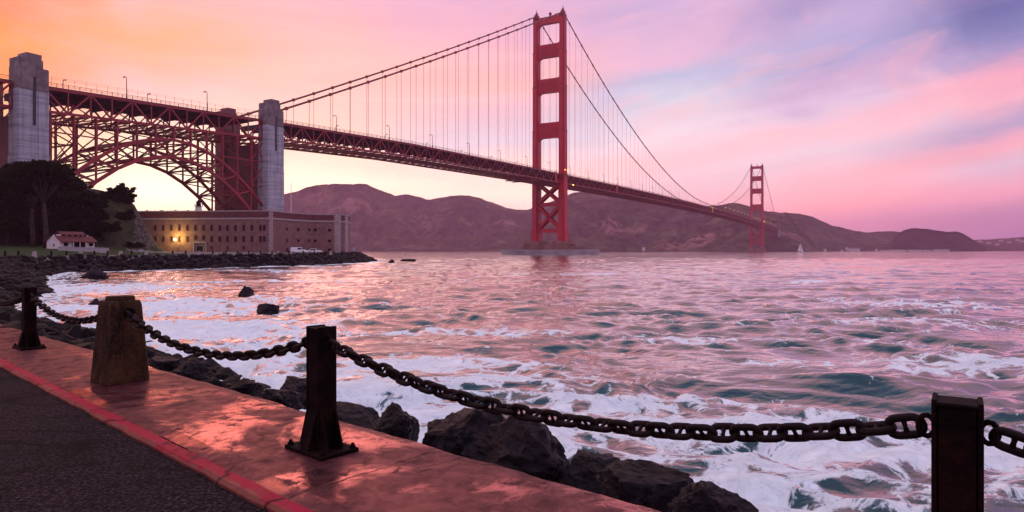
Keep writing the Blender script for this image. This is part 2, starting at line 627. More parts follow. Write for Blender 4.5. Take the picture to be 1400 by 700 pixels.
def water_material():
    m = bpy.data.materials.new('sea_water')
    m.use_nodes = True
    t = NT(m.node_tree)
    t.n.clear()
    out = t.new('ShaderNodeOutputMaterial')
    g = t.new('ShaderNodeNewGeometry')
    P = g.outputs['Position']
    sep = t.new('ShaderNodeSeparateXYZ')
    t.l.new(P, sep.inputs[0])
    flat = t.xyz(sep.outputs[0], sep.outputs[1], 0.0)
    at = t.new('ShaderNodeAttribute', attribute_name='foam')
    dens = at.outputs['Fac']
    body = t.new('ShaderNodeBsdfDiffuse')
    body.inputs['Color'].default_value = (0.012, 0.052, 0.066, 1)
    gl = t.new('ShaderNodeBsdfGlossy')
    gl.inputs['Color'].default_value = (1.0, 0.88, 0.88, 1)
    gl.inputs['Roughness'].default_value = 0.07
    fr = t.new('ShaderNodeFresnel')
    fr.inputs['IOR'].default_value = 1.6
    wat = t.new('ShaderNodeMixShader')
    t.l.new(t.mapr(fr.outputs[0], 0.07, 0.48, 0.03, 0.95), wat.inputs[0])
    t.l.new(body.outputs[0], wat.inputs[1])
    t.l.new(gl.outputs[0], wat.inputs[2])
    # ripples
    rip = t.vmath('MULTIPLY', flat, (0.55, 1.0, 1.0))
    h1 = t.noise(rip, 0.8, 3.0, 0.55, 0.3)
    h2 = t.noise(rip, 2.8, 4.0, 0.6, 0.2)
    hh = t.math('ADD', t.math('MULTIPLY', h1, 0.35), t.math('MULTIPLY', h2, 0.10))
    ln = t.new('ShaderNodeVectorMath', operation='LENGTH')
    t.l.new(flat, ln.inputs[0])
    hh = t.math('MULTIPLY', hh, t.mapr(ln.outputs['Value'], 15.0, 500.0, 1.0, 0.22))
    h3 = t.noise(rip, 0.12, 4.0, 0.6, 0.4)
    hh = t.math('ADD', hh, t.math('MULTIPLY', h3, t.mapr(ln.outputs['Value'], 50.0, 300.0, 0.0, 2.2)))
    b = t.new('ShaderNodeBump')
    b.inputs['Strength'].default_value = 0.5
    b.inputs['Distance'].default_value = 1.0
    t.l.new(hh, b.inputs['Height'])
    for q in (body, gl, fr):
        t.l.new(b.outputs[0], q.inputs['Normal'])
    # foam pattern: torn sheets with holes, drawn along the swell
    w0 = t.new('ShaderNodeTexNoise')
    t.l.new(flat, w0.inputs['Vector'])
    w0.inputs['Scale'].default_value = 0.45
    w0.inputs['Detail'].default_value = 3.0
    warp = t.vmath('MULTIPLY', t.vmath('SUBTRACT', w0.outputs[1], (0.5, 0.5, 0.5)), (2.2, 2.2, 0.0))
    fp = t.vmath('ADD', flat, warp)
    f1 = t.noise(fp, 0.33, 8.0, 0.62, 0.5)
    f2 = t.noise(fp, 1.9, 8.0, 0.72, 0.5)
    vo = t.new('ShaderNodeTexVoronoi', feature='DISTANCE_TO_EDGE')
    t.l.new(fp, vo.inputs['Vector'])
    vo.inputs['Scale'].default_value = 0.9
    lace = t.mapr(vo.outputs['Distance'], 0.0, 0.35, 0.16, -0.10)
    f3 = t.noise(fp, 7.0, 5.0, 0.7, 0.3)
    f = t.math('ADD', t.math('ADD', t.math('MULTIPLY', f1, 0.62), t.math('MULTIPLY', f2, 0.38)), lace)
    f = t.math('ADD', f, t.math('MULTIPLY', t.math('SUBTRACT', f3, 0.5), 0.42))
    thr = t.mapr(dens, 0.0, 1.0, 0.84, 0.25)
    mask = t.mapr(t.math('SUBTRACT', f, thr), -0.01, 0.09, 0.0, 1.0, smooth=True)
    foam = t.new('ShaderNodeBsdfPrincipled')
    foam.inputs['Roughness'].default_value = 0.7
    t.l.new(t.ramp(t.math('ADD', t.math('MULTIPLY', f2, 0.6), t.math('MULTIPLY', f3, 0.4)), [(0.34, (0.48, 0.60, 0.68)), (0.48, (0.79, 0.91, 0.95)), (0.62, (0.90, 0.99, 1.0))]), foam.inputs['Base Color'])
    fb = t.new('ShaderNodeBump')
    fb.inputs['Strength'].default_value = 0.8
    fb.inputs['Distance'].default_value = 0.22
    t.l.new(t.math('ADD', f2, t.math('MULTIPLY', f3, 0.35)), fb.inputs['Height'])
    t.l.new(fb.outputs[0], foam.inputs['Normal'])
    mx = t.new('ShaderNodeMixShader')
    t.l.new(mask, mx.inputs[0])
    t.l.new(wat.outputs[0], mx.inputs[1])
    t.l.new(foam.outputs[0], mx.inputs[2])
    t.l.new(mx.outputs[0], out.inputs[0])
    return m


def build_water():
    na, nr = 760, 760
    ang = np.radians(np.linspace(-62, 78, na))
    rad = np.concatenate([np.geomspace(4.0, 400.0, nr - 120), np.geomspace(402.0, 6200.0, 120)])
    A, Rr = np.meshgrid(ang, rad, indexing='ij')
    x, y = Rr * np.sin(A), Rr * np.cos(A)
    step = Rr * (math.log(100.0) / (nr - 120)) * 1.0
    h = np.zeros_like(x)
    g = np.random.default_rng(5)
    gust = 0.65 + 0.7 * fbm(x / 26.0, y / 26.0, 0.0, 2)
    wx = x + 1.6 * (fbm(x / 7.0, y / 7.0, 3.1, 2) - 0.5) * 4
    wy = y + 1.6 * (fbm(x / 7.0, y / 7.0, 8.4, 2) - 0.5) * 4
    for k in range(96):
        lam = math.exp(g.uniform(math.log(0.55), math.log(14.0)))
        th = R(254) + g.normal(0, 0.52)        # waves run towards the camera and to the left
        kx, ky = math.cos(th) * 2 * math.pi / lam, math.sin(th) * 2 * math.pi / lam
        ph = g.uniform(0, 6.28)
        amp = 0.0108 * min(lam, 2.2) ** 0.95 * (max(lam, 2.2) / 2.2) ** 0.22 * g.uniform(0.6, 1.3)
        fade = np.clip((lam / step - 2.2) / 2.0, 0, 1)
        w = np.sin(kx * wx + ky * wy + ph)
        h += amp * fade * (1.0 - 2.0 * np.abs(0.5 * (1 - w)) ** 1.0 if False else (2.0 * np.exp(1.1 * (w - 1)) - 0.75))
    h *= gust
    sd = shore_dist(x, y)
    # foam density in the world plane
    rip = fbm(x / 9.0, y / 9.0, 1.0, 4)
    big = fbm(x / 34.0, y / 22.0, 5.0, 3)
    foam = np.clip(1.12 - sd / 16.0, 0, 0.97) * (sd > -3)
    patch = [  # px, py, radius across, radius in depth, density
        (700, 525, 6.0, 1.9, 0.72), (560, 500, 5.0, 3.0, 0.82), (860, 560, 5.0, 1.6, 0.66), (1000, 600, 5, 1.8, 0.85),
        (1200, 640, 4.5, 1.4, 0.9), (1380, 620, 3.5, 1.6, 0.8), (1120, 500, 6, 1.6, 0.55), (960, 470, 6.0, 2.0, 0.55),
        (1330, 510, 6, 2.0, 0.62), (620, 455, 7, 2.4, 0.58), (300, 455, 9, 7.0, 0.92), (230, 420, 13, 11.0, 0.85),
        (150, 395, 16, 14.0, 0.85), (330, 385, 20, 7.0, 0.62), (480, 366, 26, 7.0, 0.70), (420, 372, 30, 7.0, 0.62),
        (560, 358, 22, 9.0, 0.55), (820, 375, 17, 4.0, 0.60), (1045, 387, 15, 3.0, 0.66), (1220, 418, 12, 2.0, 0.55),
        (420, 540, 5, 4, 0.95), (300, 500, 6, 6, 0.95), (420, 420, 9, 4, 0.45)]
    wxx = x + 10 * (rip - 0.5) * np.clip(Rr / 60, 0.3, 2)
    wyy = y + 16 * (big - 0.5) * np.clip(Rr / 60, 0.2, 2)
    for pxx, pyy, rx, ry, d in patch:
        Z = EYE * FPX / (pyy - HY)
        X = (pxx - 700) / FPX * Z
        e = np.exp(-(((wxx - X) / rx) ** 2 + ((wyy - Z) / ry) ** 2))
        foam = np.maximum(foam, d * e)
    crest = np.clip((h - 0.22) / 0.5, 0, 1) * 0.22 * np.clip(1.5 - Rr / 200, 0.0, 1)
    base = 0.10 + 0.26 * np.clip((big - 0.5) * 3, -0.4, 1) * np.clip(1.4 - Rr / 110.0, 0, 1)
    foam = np.clip(np.maximum(foam, base) + crest, 0, 1) * np.clip((3000 - Rr) / 2000, 0, 1)
    h = h * np.clip(0.35 + sd / 12.0, 0.35, 1.0)
    V = np.stack([x, y, h], 2).reshape(-1, 3)
    o = grid_mesh('sea_water', V, na, nr, water_material(), True, {'foam': foam})
    struct(o)


build_water()


# ------------------------------------------------------------------ hills
def hill_material(name, dark, green, earth):
    m = bpy.data.materials.new(name)
    m.use_nodes = True
    t = NT(m.node_tree)
    p = t.n['Principled BSDF']
    p.inputs['Roughness'].default_value = 0.95
    p.inputs['Specular IOR Level'].default_value = 0.1
    P = t.new('ShaderNodeNewGeometry').outputs['Position']
    n1 = t.noise(P, 0.006, 8.0, 0.62, 0.6)
    n2 = t.noise(P, 0.02, 7.0, 0.65, 0.8)
    c = t.ramp(n1, [(0.36, dark), (0.52, green), (0.66, earth)])
    n3 = t.noise(P, 0.0032, 6.0, 0.7, 1.2)
    c = t.mix(t.mapr(n3, 0.46, 0.60, 0.0, 0.75), c, tuple(v * 0.5 for v in green))
    c = t.mix(t.mapr(n2, 0.44, 0.60, 0.0, 0.9), c, tuple(v * 0.32 for v in dark))
    t.l.new(c, p.inputs['Base Color'])
    b = t.new('ShaderNodeBump')
    b.inputs['Strength'].default_value = 1.0
    b.inputs['Distance'].default_value = 38.0
    t.l.new(n2, b.inputs['Height'])
    t.l.new(b.outputs[0], p.inputs['Normal'])
    return m


def hill(name, sil, shore, ridge, seed, m, rough=1.0, cliff=0.55, back=1.35, nu=420, nv=70):
    """sil: skyline (px, py); shore / ridge: depth of the foot and of the crest by px"""
    xs = np.linspace(sil[0][0], sil[-1][0], nu)
    yy = np.interp(xs, [p[0] for p in sil], [p[1] for p in sil])
    k = np.ones(9) / 9
    pad = np.concatenate([np.full(4, yy[0]), yy, np.full(4, yy[-1])])
    yy = np.convolve(pad, k, 'valid')
    Zs = np.interp(xs, [p[0] for p in shore], [p[1] for p in shore])
    Zr = np.interp(xs, [p[0] for p in ridge], [p[1] for p in ridge])
    H = EYE + (HY - yy) / FPX * Zr
    tt = np.linspace(0, 1.6, nv)
    X, T = np.meshgrid(xs, tt, indexing='ij')
    Z = Zs[:, None] + T * (Zr - Zs)[:, None]
    wx = (X - 700) / FPX * Z
    up = np.clip(T, 0, 1)
    prof = cliff * (1 - (1 - up) ** 2.6) + (1 - cliff) * (up ** 1.6)
    down = np.clip((T - 1) / 0.6, 0, 1)
    prof = np.where(T > 1, 1 - 0.8 * down ** 1.3, prof)
    hgt = H[:, None] * prof
    gul = np.abs(fbm(wx / 260.0 + seed, Z / 520.0, seed, 5) - 0.5) * 2
    fine = fbm(wx / 60.0, Z / 90.0, seed + 3.3, 4) - 0.5
    win = np.clip(up * (1 - up) * 4, 0, 1) * (T < 1)
    hgt = hgt - (H[:, None] * 0.42 * rough * (0.55 - gul) * win) + fine * 0.16 * H[:, None] * win
    # small bumps of scrub on the skyline
    hgt = hgt + (fbm(wx / 30.0, Z / 30.0, seed + 1.0, 3) - 0.5) * 5.0 * rough * np.clip(up * 3, 0, 1)
    hgt[:, 0] = -3.0
    V = np.stack([wx, Z, hgt], 2).reshape(-1, 3)
    return struct(grid_mesh(name, V, nu, nv, m, True))


HM = hill_material('hazed_headland_scrub', (0.12, 0.060, 0.085), (0.125, 0.11, 0.065), (0.40, 0.20, 0.19))  # dusk purple and pink haze put into the hill colours, here and below
HM2 = hill_material('hazed_grassy_slope', (0.10, 0.062, 0.085), (0.12, 0.11, 0.062), (0.24, 0.16, 0.13))
HM3 = hill_material('hazed_wooded_knoll', (0.036, 0.024, 0.036), (0.05, 0.04, 0.04), (0.085, 0.06, 0.06))
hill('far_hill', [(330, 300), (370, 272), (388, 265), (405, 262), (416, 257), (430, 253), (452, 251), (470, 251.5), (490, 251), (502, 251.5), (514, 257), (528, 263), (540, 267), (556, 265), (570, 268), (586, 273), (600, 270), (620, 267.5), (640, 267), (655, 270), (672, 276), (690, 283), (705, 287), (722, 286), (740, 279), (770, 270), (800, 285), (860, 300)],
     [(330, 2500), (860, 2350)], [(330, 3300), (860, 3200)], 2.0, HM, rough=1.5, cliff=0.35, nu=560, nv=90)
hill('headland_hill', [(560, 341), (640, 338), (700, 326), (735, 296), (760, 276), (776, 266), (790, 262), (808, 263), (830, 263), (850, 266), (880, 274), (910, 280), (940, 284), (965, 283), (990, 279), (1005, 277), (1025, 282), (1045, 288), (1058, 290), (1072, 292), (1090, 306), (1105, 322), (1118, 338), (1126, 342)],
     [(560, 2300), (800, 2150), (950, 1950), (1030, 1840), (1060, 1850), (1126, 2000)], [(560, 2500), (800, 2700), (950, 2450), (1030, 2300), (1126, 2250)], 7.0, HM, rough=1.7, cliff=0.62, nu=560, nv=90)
hill('grassy_hill', [(1030, 330), (1046, 300), (1060, 290), (1076, 290.5), (1092, 292), (1110, 296), (1125, 302), (1140, 309), (1160, 313), (1178, 317), (1190, 318), (1200, 316), (1216, 315.5), (1232, 317.5), (1250, 322), (1290, 326), (1330, 330), (1355, 336), (1385, 342)],
     [(1030, 2150), (1385, 2700)], [(1030, 2600), (1180, 3000), (1385, 3050)], 12.0, HM2, rough=1.4, cliff=0.3)
hill('wooded_hill', [(1212, 340), (1226, 320), (1236, 314.5), (1250, 311.5), (1265, 312.5), (1282, 315), (1296, 317), (1306, 316), (1316, 319), (1326, 325), (1336, 332), (1350, 341)],
     [(1212, 2500), (1350, 2500)], [(1212, 2720), (1350, 2720)], 15.0, HM3, rough=1.0, cliff=0.4, nu=260)
hill('distant_hill', [(1180, 338), (1330, 328), (1352, 327), (1370, 326), (1384, 325.5), (1398, 323.5), (1430, 321), (1500, 318), (1620, 322), (1720, 330), (1850, 341)],
     [(1180, 3700), (1850, 3700)], [(1180, 4400), (1850, 4400)], 21.0, HM3, rough=0.9, cliff=0.3, nu=300)

# ------------------------------------------------------------------ the suspension bridge
BT = Vector((35.8, 632.0, 0.0))
BROT = R(-28.46)
BV = Vector((math.cos(BROT), math.sin(BROT), 0))
BU = Vector((-math.sin(BROT), math.cos(BROT), 0))


def bw(v, u, h):
    p = BT + BV * v + BU * u
    return Vector((p.x, p.y, h))


def deck_h(u):
    if 0 <= u <= 1280:
        return 76.0 + 5.5 * (1 - ((u - 640) / 640.0) ** 2)
    return interp(u, [(-640, 55), (-443, 62.5), (-337, 67.6), (-235, 71.9), (-65, 75.2), (0, 76.0), (1280, 76.0), (1625, 70.5), (1720, 68)])


def truss(parent, off, u0, u1, panel, depth=7.6, hv=13.7):
    """deck span: one side truss and one railing per side, bracing between them, the roadway on top"""
    n = max(1, round((u1 - u0) / panel))
    us = [u0 + (u1 - u0) * i / n for i in range(n + 1)]
    side = {-1: MB(), 1: MB()}
    rail = {-1: MB(), 1: MB()}
    lat, deck = MB(), MB()
    for i in range(n):
        a, b = us[i] - off, us[i + 1] - off
        ha, hb = deck_h(us[i]) - 0.9, deck_h(us[i + 1]) - 0.9
        for s in (-1, 1):
            v = s * hv
            m = side[s]
            m.beam((v, a, ha), (v, b, hb), 0.9, 0.9)
            m.beam((v, a, ha - depth), (v, b, hb - depth), 0.9, 0.9)
            if i % 2 == 0:
                m.beam((v, a, ha), (v, b, hb - depth), 0.55, 0.6, up=(1, 0, 0))
            else:
                m.beam((v, a, ha - depth), (v, b, hb), 0.55, 0.6, up=(1, 0, 0))
            m.beam((v, b, hb), (v, b, hb - depth), 0.42, 0.42)
            w = s * 13.9
            for dz, t in ((1.25, 0.14), (0.75, 0.08), (0.35, 0.08)):
                rail[s].beam((w, a, ha + 0.9 + dz), (w, b, hb + 0.9 + dz), t)
            for q in (0.0, 0.5):
                rail[s].beam((w, a + (b - a) * q, ha + 0.85), (w, a + (b - a) * q, ha + 2.2), 0.14)
        deck.beam((0, a, ha + 0.55), (0, b, hb + 0.55), 27.0, 0.7)
        deck.beam((-hv + 0.6, a, ha - 0.9), (hv - 0.6, a, ha - 0.9), 0.5, 1.9)
        z = -depth
        lat.beam((-hv, b, hb + z), (hv, b, hb + z), 0.5, 0.7)
        lat.beam((-hv, a, ha + z), (hv, b, hb + z), 0.4, 0.4)
        lat.beam((hv, a, ha + z), (-hv, b, hb + z), 0.4, 0.4)
        if i % 2 == 0:
            lat.beam((-hv, a, ha + z), (0, a, ha - 1.6), 0.35, 0.35)
            lat.beam((hv, a, ha + z), (0, a, ha - 1.6), 0.35, 0.35)
    res = []
    for s in (-1, 1):
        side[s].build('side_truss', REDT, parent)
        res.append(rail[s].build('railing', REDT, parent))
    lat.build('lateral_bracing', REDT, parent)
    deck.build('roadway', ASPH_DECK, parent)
    return res


bridge = thing('suspension_bridge', 'long red suspension bridge with two tall towers crossing the strait', 'suspension bridge', BT, BROT)
truss(bridge, 0, -340, 1622, 7.62)


def make_tower():
    t = bpy.data.objects.new('tower', None)
    C.objects.link(t)
    t.parent = bridge
    secs = [(12.0, 24.0, 7.4, 12.4), (24.0, 72.0, 6.2, 10.6), (72.0, 118.0, 5.9, 9.6), (118.0, 160.0, 5.6, 9.0), (160.0, 193.0, 5.3, 8.4), (193.0, 224.0, 5.0, 7.8)]
    for s in (-1, 1):
        m = MB()
        c = s * 13.7
        for h0, h1, w, l in secs:
            m.span((c - w / 2, -l * 0.36, h0), (c + w / 2, l * 0.36, h1))
            m.span((c - w * 0.34, -l / 2, h0), (c + w * 0.34, l / 2, h1 - 1.2))
            m.span((c - w * 0.43, -l * 0.43, h0), (c + w * 0.43, l * 0.43, h1 - 0.6))
            if h0 > 30:
                m.span((c - w / 2 - 0.25, -l * 0.37, h1 - 1.6), (c + w / 2 + 0.25, l * 0.37, h1 - 0.7))
        m.build('leg', RED, t)
        cap = MB()
        cap.span((c - 2.3, -3.6, 224.0), (c + 2.3, 3.6, 226.2))
        cap.span((c - 1.6, -2.4, 226.2), (c + 1.6, 2.4, 229.0))
        cap.span((c - 0.9, -1.2, 229.0), (c + 0.9, 1.2, 231.2))
        cap.tube([(c, 0, 231.2), (c, 0, 234.0)], [0.45, 0.3], 8)
        cap.build('saddle_cap', CABLE, t)
    # portal struts with rounded openings
    inner = 13.7 - 2.7
    for k, (h0, h1, rt, rb) in enumerate([(219.0, 225.5, 0, 3.2), (187.0, 199.4, 1.8, 3.2), (153.5, 166.8, 1.8, 3.4), (110.6, 125.2, 1.8, 4.2)]):
        i2 = inner - 0.05
        poly = []

        def arc(cx, cz, r, a0, a1):
            return [(cx + r * math.cos(R(a)), cz + r * math.sin(R(a))) for a in np.linspace(a0, a1, 7)]
        poly += [(-i2 - 0.8, h0 - rb)]
        poly += arc(-i2 + rb, h0 - rb, rb, 180, 90)
        poly += arc(i2 - rb, h0 - rb, rb, 90, 0)
        poly += [(i2 + 0.8, h0 - rb)]
        if rt:
            poly += [(i2 + 0.8, h1 + rt)]
            poly += arc(i2 - rt, h1 + rt, rt, 0, -90)
            poly += arc(-i2 + rt, h1 + rt, rt, -90, -180)
            poly += [(-i2 - 0.8, h1 + rt)]
        else:
            poly += [(i2 + 0.8, h1 + 1.6), (i2 - 2, h1), (-i2 + 2, h1), (-i2 - 0.8, h1 + 1.6)]
        m = MB()
        m.prism(poly, -2.2, 2.2, lambda a, b, tt: (a, tt, b))
        if k in (1, 2, 3):
            for q in range(-8, 9):
                m.span((q * 1.15 - 0.28, -2.6, h0 + 1.6), (q * 1.15 + 0.28, 2.6, h1 - 1.6))
        m.build('portal_strut', RED, t)
    for h0, h1 in ((46.0, 49.4), (21.0, 24.6)):
        m = MB()
        m.span((-11.2, -2.6, h0), (11.2, 2.6, h1))
        m.build('cross_strut', RED, t)
    for h0, h1 in ((24.6, 46.0), (49.4, 67.0)):
        m = MB()
        for s in (-1, 1):
            for y in (-3.2, 3.2):
                m.beam((-11.0, y, h0 if s > 0 else h1), (11.0, y, h1 if s > 0 else h0), 1.0, 2.6, up=(0, 0, 1))
            m.beam((-11.0, 0, h0 if s > 0 else h1), (11.0, 0, h1 if s > 0 else h0), 5.6, 0.5, up=(0, 0, 1))
        m.build('cross_brace', RED, t)
    for s in (-1, 1):
        m = MB()
        c = s * 13.7
        m.span((c - 3.6, -6.2, 73.6), (c + 3.6, 6.2, 74.4))
        m.span((c - 3.5, -6.1, 75.6), (c + 3.5, 6.1, 75.8))
        for y in np.linspace(-6, 6, 7):
            m.span((c - 3.55, y - 0.08, 74.4), (c - 3.4, y + 0.08, 75.6))
            m.span((c + 3.4, y - 0.08, 74.4), (c + 3.55, y + 0.08, 75.6))
        m.build('walkway', REDT, t)
    m = MB()
    m.tube([(0.6, 0, 225.4), (0.6, 0, 228.2)], [0.9, 1.1], 10)
    m.lathe([(0.2, 0), (1.3, 0.6), (1.5, 1.4), (1.1, 2.2), (0.2, 2.6)], 12, 0, (0.6, 0, 227.4))
    m.build('beacon', CABLE, t)
    return t


def make_pier(parent):
    m = MB()
    for s in (-1, 1):
        c = s * 13.7
        for (w, l, h0, h1) in ((16.5, 26, 0.0, 8.6), (15.4, 24, 8.6, 11.0), (13.0, 20, 11.0, 13.0)):
            m.span((c - w / 2, -l / 2, h0 - (4 if h0 == 0 else 0)), (c + w / 2, l / 2, h1))
        for q in range(-3, 4):
            m.span((c + q * 2.1 - 0.5, -13.4, 0.3), (c + q * 2.1 + 0.5, 13.4, 10.2))
            m.span((c - 8.6, q * 3.2 - 0.6, 0.3), (c + 8.6, q * 3.2 + 0.6, 10.2))
    m.span((-6, -10, -4), (6, 10, 10.0))
    return m.build('pier', PIER, parent)


tw = make_tower()
make_pier(tw)
tw2 = dup(tw, parent=bridge)
tw2.location = (0, 1280, 0)
tw2.rotation_euler = (0, 0, 0)
tw['label'] = 'nearer of the two red bridge towers, tall above the strait'
tw2['label'] = 'far red bridge tower standing before the headland'


def cable_h(u):
    if 0 <= u <= 1280:
        return 85.5 + 143.0 * ((u - 640) / 640.0) ** 2
    if u < 0:
        q = -u / 350.0
        return 228.5 + (68.5 - 228.5) * q - 10.0 * q * (1 - q)
    q = (u - 1280) / 343.0
    return 228.5 + (74.0 - 228.5) * q - 10.0 * q * (1 - q)


for s in (-1, 1):
    m = MB()
    pts = [(s * 13.7, u, cable_h(u)) for u in list(range(-350, 0, 10)) + [0] + list(range(20, 1280, 20)) + [1280] + list(range(1300, 1630, 20))]
    m.tube(pts, 0.56, 6)
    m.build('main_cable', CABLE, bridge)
sus = []
for s in (-1, 1):
    for k in range(1, 23):
        sus.append((-15.24 * k, s))
    for k in range(1, 84):
        sus.append((15.24 * k, s))
    for k in range(1, 22):
        sus.append((1280 + 15.24 * k, s))
sus.sort(key=lambda q: (bw(q[1] * 13.7, q[0], 0)).y)
rest = MB()
npart = 0
for u, s in sus:
    top, bot = cable_h(u), deck_h(u) - 0.6
    if top - bot < 0.8:
        continue
    m = MB() if npart < 99 else rest
    for d in (-0.14, 0.14):
        m.beam((s * 13.7, u + d, bot), (s * 13.7, u + d, top), 0.075)
    if npart < 99:
        m.span((s * 13.7 - 0.75, u - 0.5, top - 0.75), (s * 13.7 + 0.75, u + 0.5, top + 0.75))
        m.build('suspender_rope', SUSP, bridge)
    npart += 1
struct(rest.build('suspender_ropes', SUSP, bridge), 'stuff')

m = MB()      # painting platform slung under the deck
for y in (-70, -58):
    m.beam((-9, y, 64.2), (16, y, 64.2), 0.5, 0.9)
for v in np.linspace(-9, 16, 9):
    m.beam((v, -70, 64.6), (v, -58, 64.6), 0.3)
    m.beam((v, -70, 65.6), (v, -70, 64.4), 0.12)
m.beam((-9, -70, 65.7), (16, -70, 65.7), 0.14)
for v in (-9, 13):
    m.beam((v, -64, 64.4), (v, -64, 67.0), 0.4)
m.build('maintenance_platform', REDT, bridge)
for u in (-17, 148):   # plain painted panels on the truss side
    m = MB()
    m.span((13.9, u - 1.9, deck_h(u) - 9.2), (14.5, u + 1.9, deck_h(u) + 0.4))
    m.build('side_panel', RED, bridge)
for k in (-1, 1):
    m = MB()
    m.lathe([(0.1, -0.45), (0.4, -0.2), (0.4, 0.2), (0.1, 0.45)], 8, 0, (17.2, k * 3.2, 79.5))
    m.build('tower_light', LAMPON, tw)
m = MB()
m.lathe([(0.1, -0.6), (0.6, -0.3), (0.6, 0.3), (0.1, 0.6)], 8, 0, (15.2, 21.0, 67.5))
m.build('deck_light', LAMPON, bridge)
m = MB()
m.lathe([(0.1, -0.8), (0.8, -0.4), (0.8, 0.4), (0.1, 0.8)], 8, 0, (17.6, 0, 80.5))
m.build('tower_light', LAMPON, tw2)
# lit traffic gantry column at midspan
m = MB()
for z in (0.5, -3.0, -6.5):
    m.lathe([(0.1, -0.4), (0.35, -0.2), (0.35, 0.2), (0.1, 0.4)], 8, 0, (14.7, 660, deck_h(660) + z))
m.build('navigation_light', LAMPON, bridge)

# oval concrete fender around the near pier
m = MB()
n = 72
for (ra, rb, h0, h1) in ((46.0, 25.0, -4.0, 4.4), (46.6, 25.6, 3.2, 4.9)):
    vs, fs = [], []
    for k in range(n):
        a = 2 * math.pi * k / n
        ca, sa = math.copysign(abs(math.cos(a)) ** 0.75, math.cos(a)), math.copysign(abs(math.sin(a)) ** 0.75, math.sin(a))
        for r in (0.0, 4.0):
            for h in (h0, h1):
                vs.append(((ra - r) * ca, (rb - r) * sa, h))
    for k in range(n):
        a, b = k * 4, ((k + 1) % n) * 4
        fs += [(a, b, b + 1, a + 1), (a + 3, b + 3, b + 2, a + 2), (a + 1, b + 1, b + 3, a + 3), (a + 2, b + 2, b, a)]
    m.add(vs, fs)
fe = m.build('tower_fender', FENDER)
fe.location = BT
fe.rotation_euler = (0, 0, BROT + R(22))
tag(fe, 'low oval concrete fender ring in the water round the near tower pier', 'pier fender')

# ------------------------------------------------------------------ arch approach span
arch = thing('arch_bridge', 'red steel arch span between two grey concrete pylons above the brick fort', 'arch bridge', bw(0, -396, 0), BROT)


def make_arch():
    off = -396.0
    rails = truss(arch, off, -445.2, -350.4, 7.9, depth=8.2)
    for s, rr in zip((-1, 1), rails):
        fe = MB()
        for k in range(25):
            y = -47.2 + 94.4 * k / 24
            h = deck_h(y + off)
            fe.beam((s * 14.3, y, h), (s * 14.3, y, h + 3.4), 0.08)
        for z in (3.3, 2.6):
            fe.beam((s * 14.3, -47.2, deck_h(-443.2) + z), (s * 14.3, 47.2, deck_h(-348.8) + z), 0.05)
        fe.build('wire_fence', REDT, rr)
    nP = 12
    ys = [-47.2 + 94.4 * i / nP for i in range(nP + 1)]
    up = lambda y: 50.4 - 0.0117 * y * y
    lo = lambda y: 43.2 - 0.0132 * y * y
    for s in (-1, 1):
        v = s * 13.7
        m = MB()
        for i in range(nP):
            a, b = ys[i], ys[i + 1]
            m.beam((v, a, up(a)), (v, b, up(b)), 1.0, 1.1)
            m.beam((v, a, lo(a)), (v, b, lo(b)), 1.0, 1.2)
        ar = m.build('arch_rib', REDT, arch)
        w = MB()
        for i in range(nP):
            a, b = ys[i], ys[i + 1]
            mid = (i < nP / 2)
            if mid:
                w.beam((v, a, up(a)), (v, b, lo(b)), 0.55, 0.6)
            else:
                w.beam((v, a, lo(a)), (v, b, up(b)), 0.55, 0.6)
        for y in ys:
            w.beam((v, y, up(y)), (v, y, lo(y)), 0.6, 0.6)
        w.build('rib_web', REDT, ar)
    # columns up to the deck truss, laced across
    for y in ys:
        h1 = deck_h(y + off) - 0.9 - 8.2
        for s in (-1, 1):
            m = MB()
            for d in (-0.38, 0.38):
                m.beam((s * 13.7 + d, y, up(y)), (s * 13.7 + d, y, h1), 0.28, 0.6)
            k = up(y)
            j = 1
            while k + 0.9 < h1:
                m.beam((s * 13.7 - 0.38 * j, y, k), (s * 13.7 + 0.38 * j, y, k + 0.9), 0.14)
                k += 0.9
                j = -j
            m.build('spandrel_column', REDT, arch)
    sw = MB()
    for i, y in enumerate(ys):
        h1 = deck_h(y + off) - 0.9 - 8.2
        k = up(y)
        nn = max(1, round((h1 - k) / 14.0))
        for q in range(nn):
            z0, z1 = k + (h1 - k) * q / nn, k + (h1 - k) * (q + 1) / nn
            for s in (-1, 1):
                sw.beam((-13.7 * s, y, z0), (13.7 * s, y, z1), 0.36, 0.4)
            sw.beam((-13.7, y, z0), (13.7, y, z0), 0.5, 0.6)
        # sway frames inside the rib
        for s in (-1, 1):
            sw.beam((-13.7 * s, y, lo(y)), (13.7 * s, y, up(y)), 0.36, 0.4)
        sw.beam((-13.7, y, lo(y)), (13.7, y, lo(y)), 0.5, 0.7)
    sw.build('sway_bracing', REDT, arch)
    lb = MB()
    for i in range(nP):
        a, b = ys[i], ys[i + 1]
        for f in (up, lo):
            for s in (-1, 1):
                lb.beam((-13.7 * s, a, f(a)), (13.7 * s, b, f(b)), 0.4, 0.45)
    # struts along the bridge between the tall columns near the pylons
    for v in (-13.7, 13.7):
        for i in list(range(0, 3)) + list(range(9, 12)):
            a, b = ys[i], ys[i + 1]
            for z in (46.5, 35.0):
                if z > max(up(a), up(b)) + 1.5:
                    lb.beam((v, a, z), (v, b, z), 0.4, 0.45)
                    if z < 40 or i in (0, 11):
                        lb.beam((v, a, z), (v, b, z + 11.0), 0.28, 0.3)
                        lb.beam((v, a, z + 11.0), (v, b, z), 0.28, 0.3)
    lb.build('lateral_bracing', REDT, arch)


make_arch()

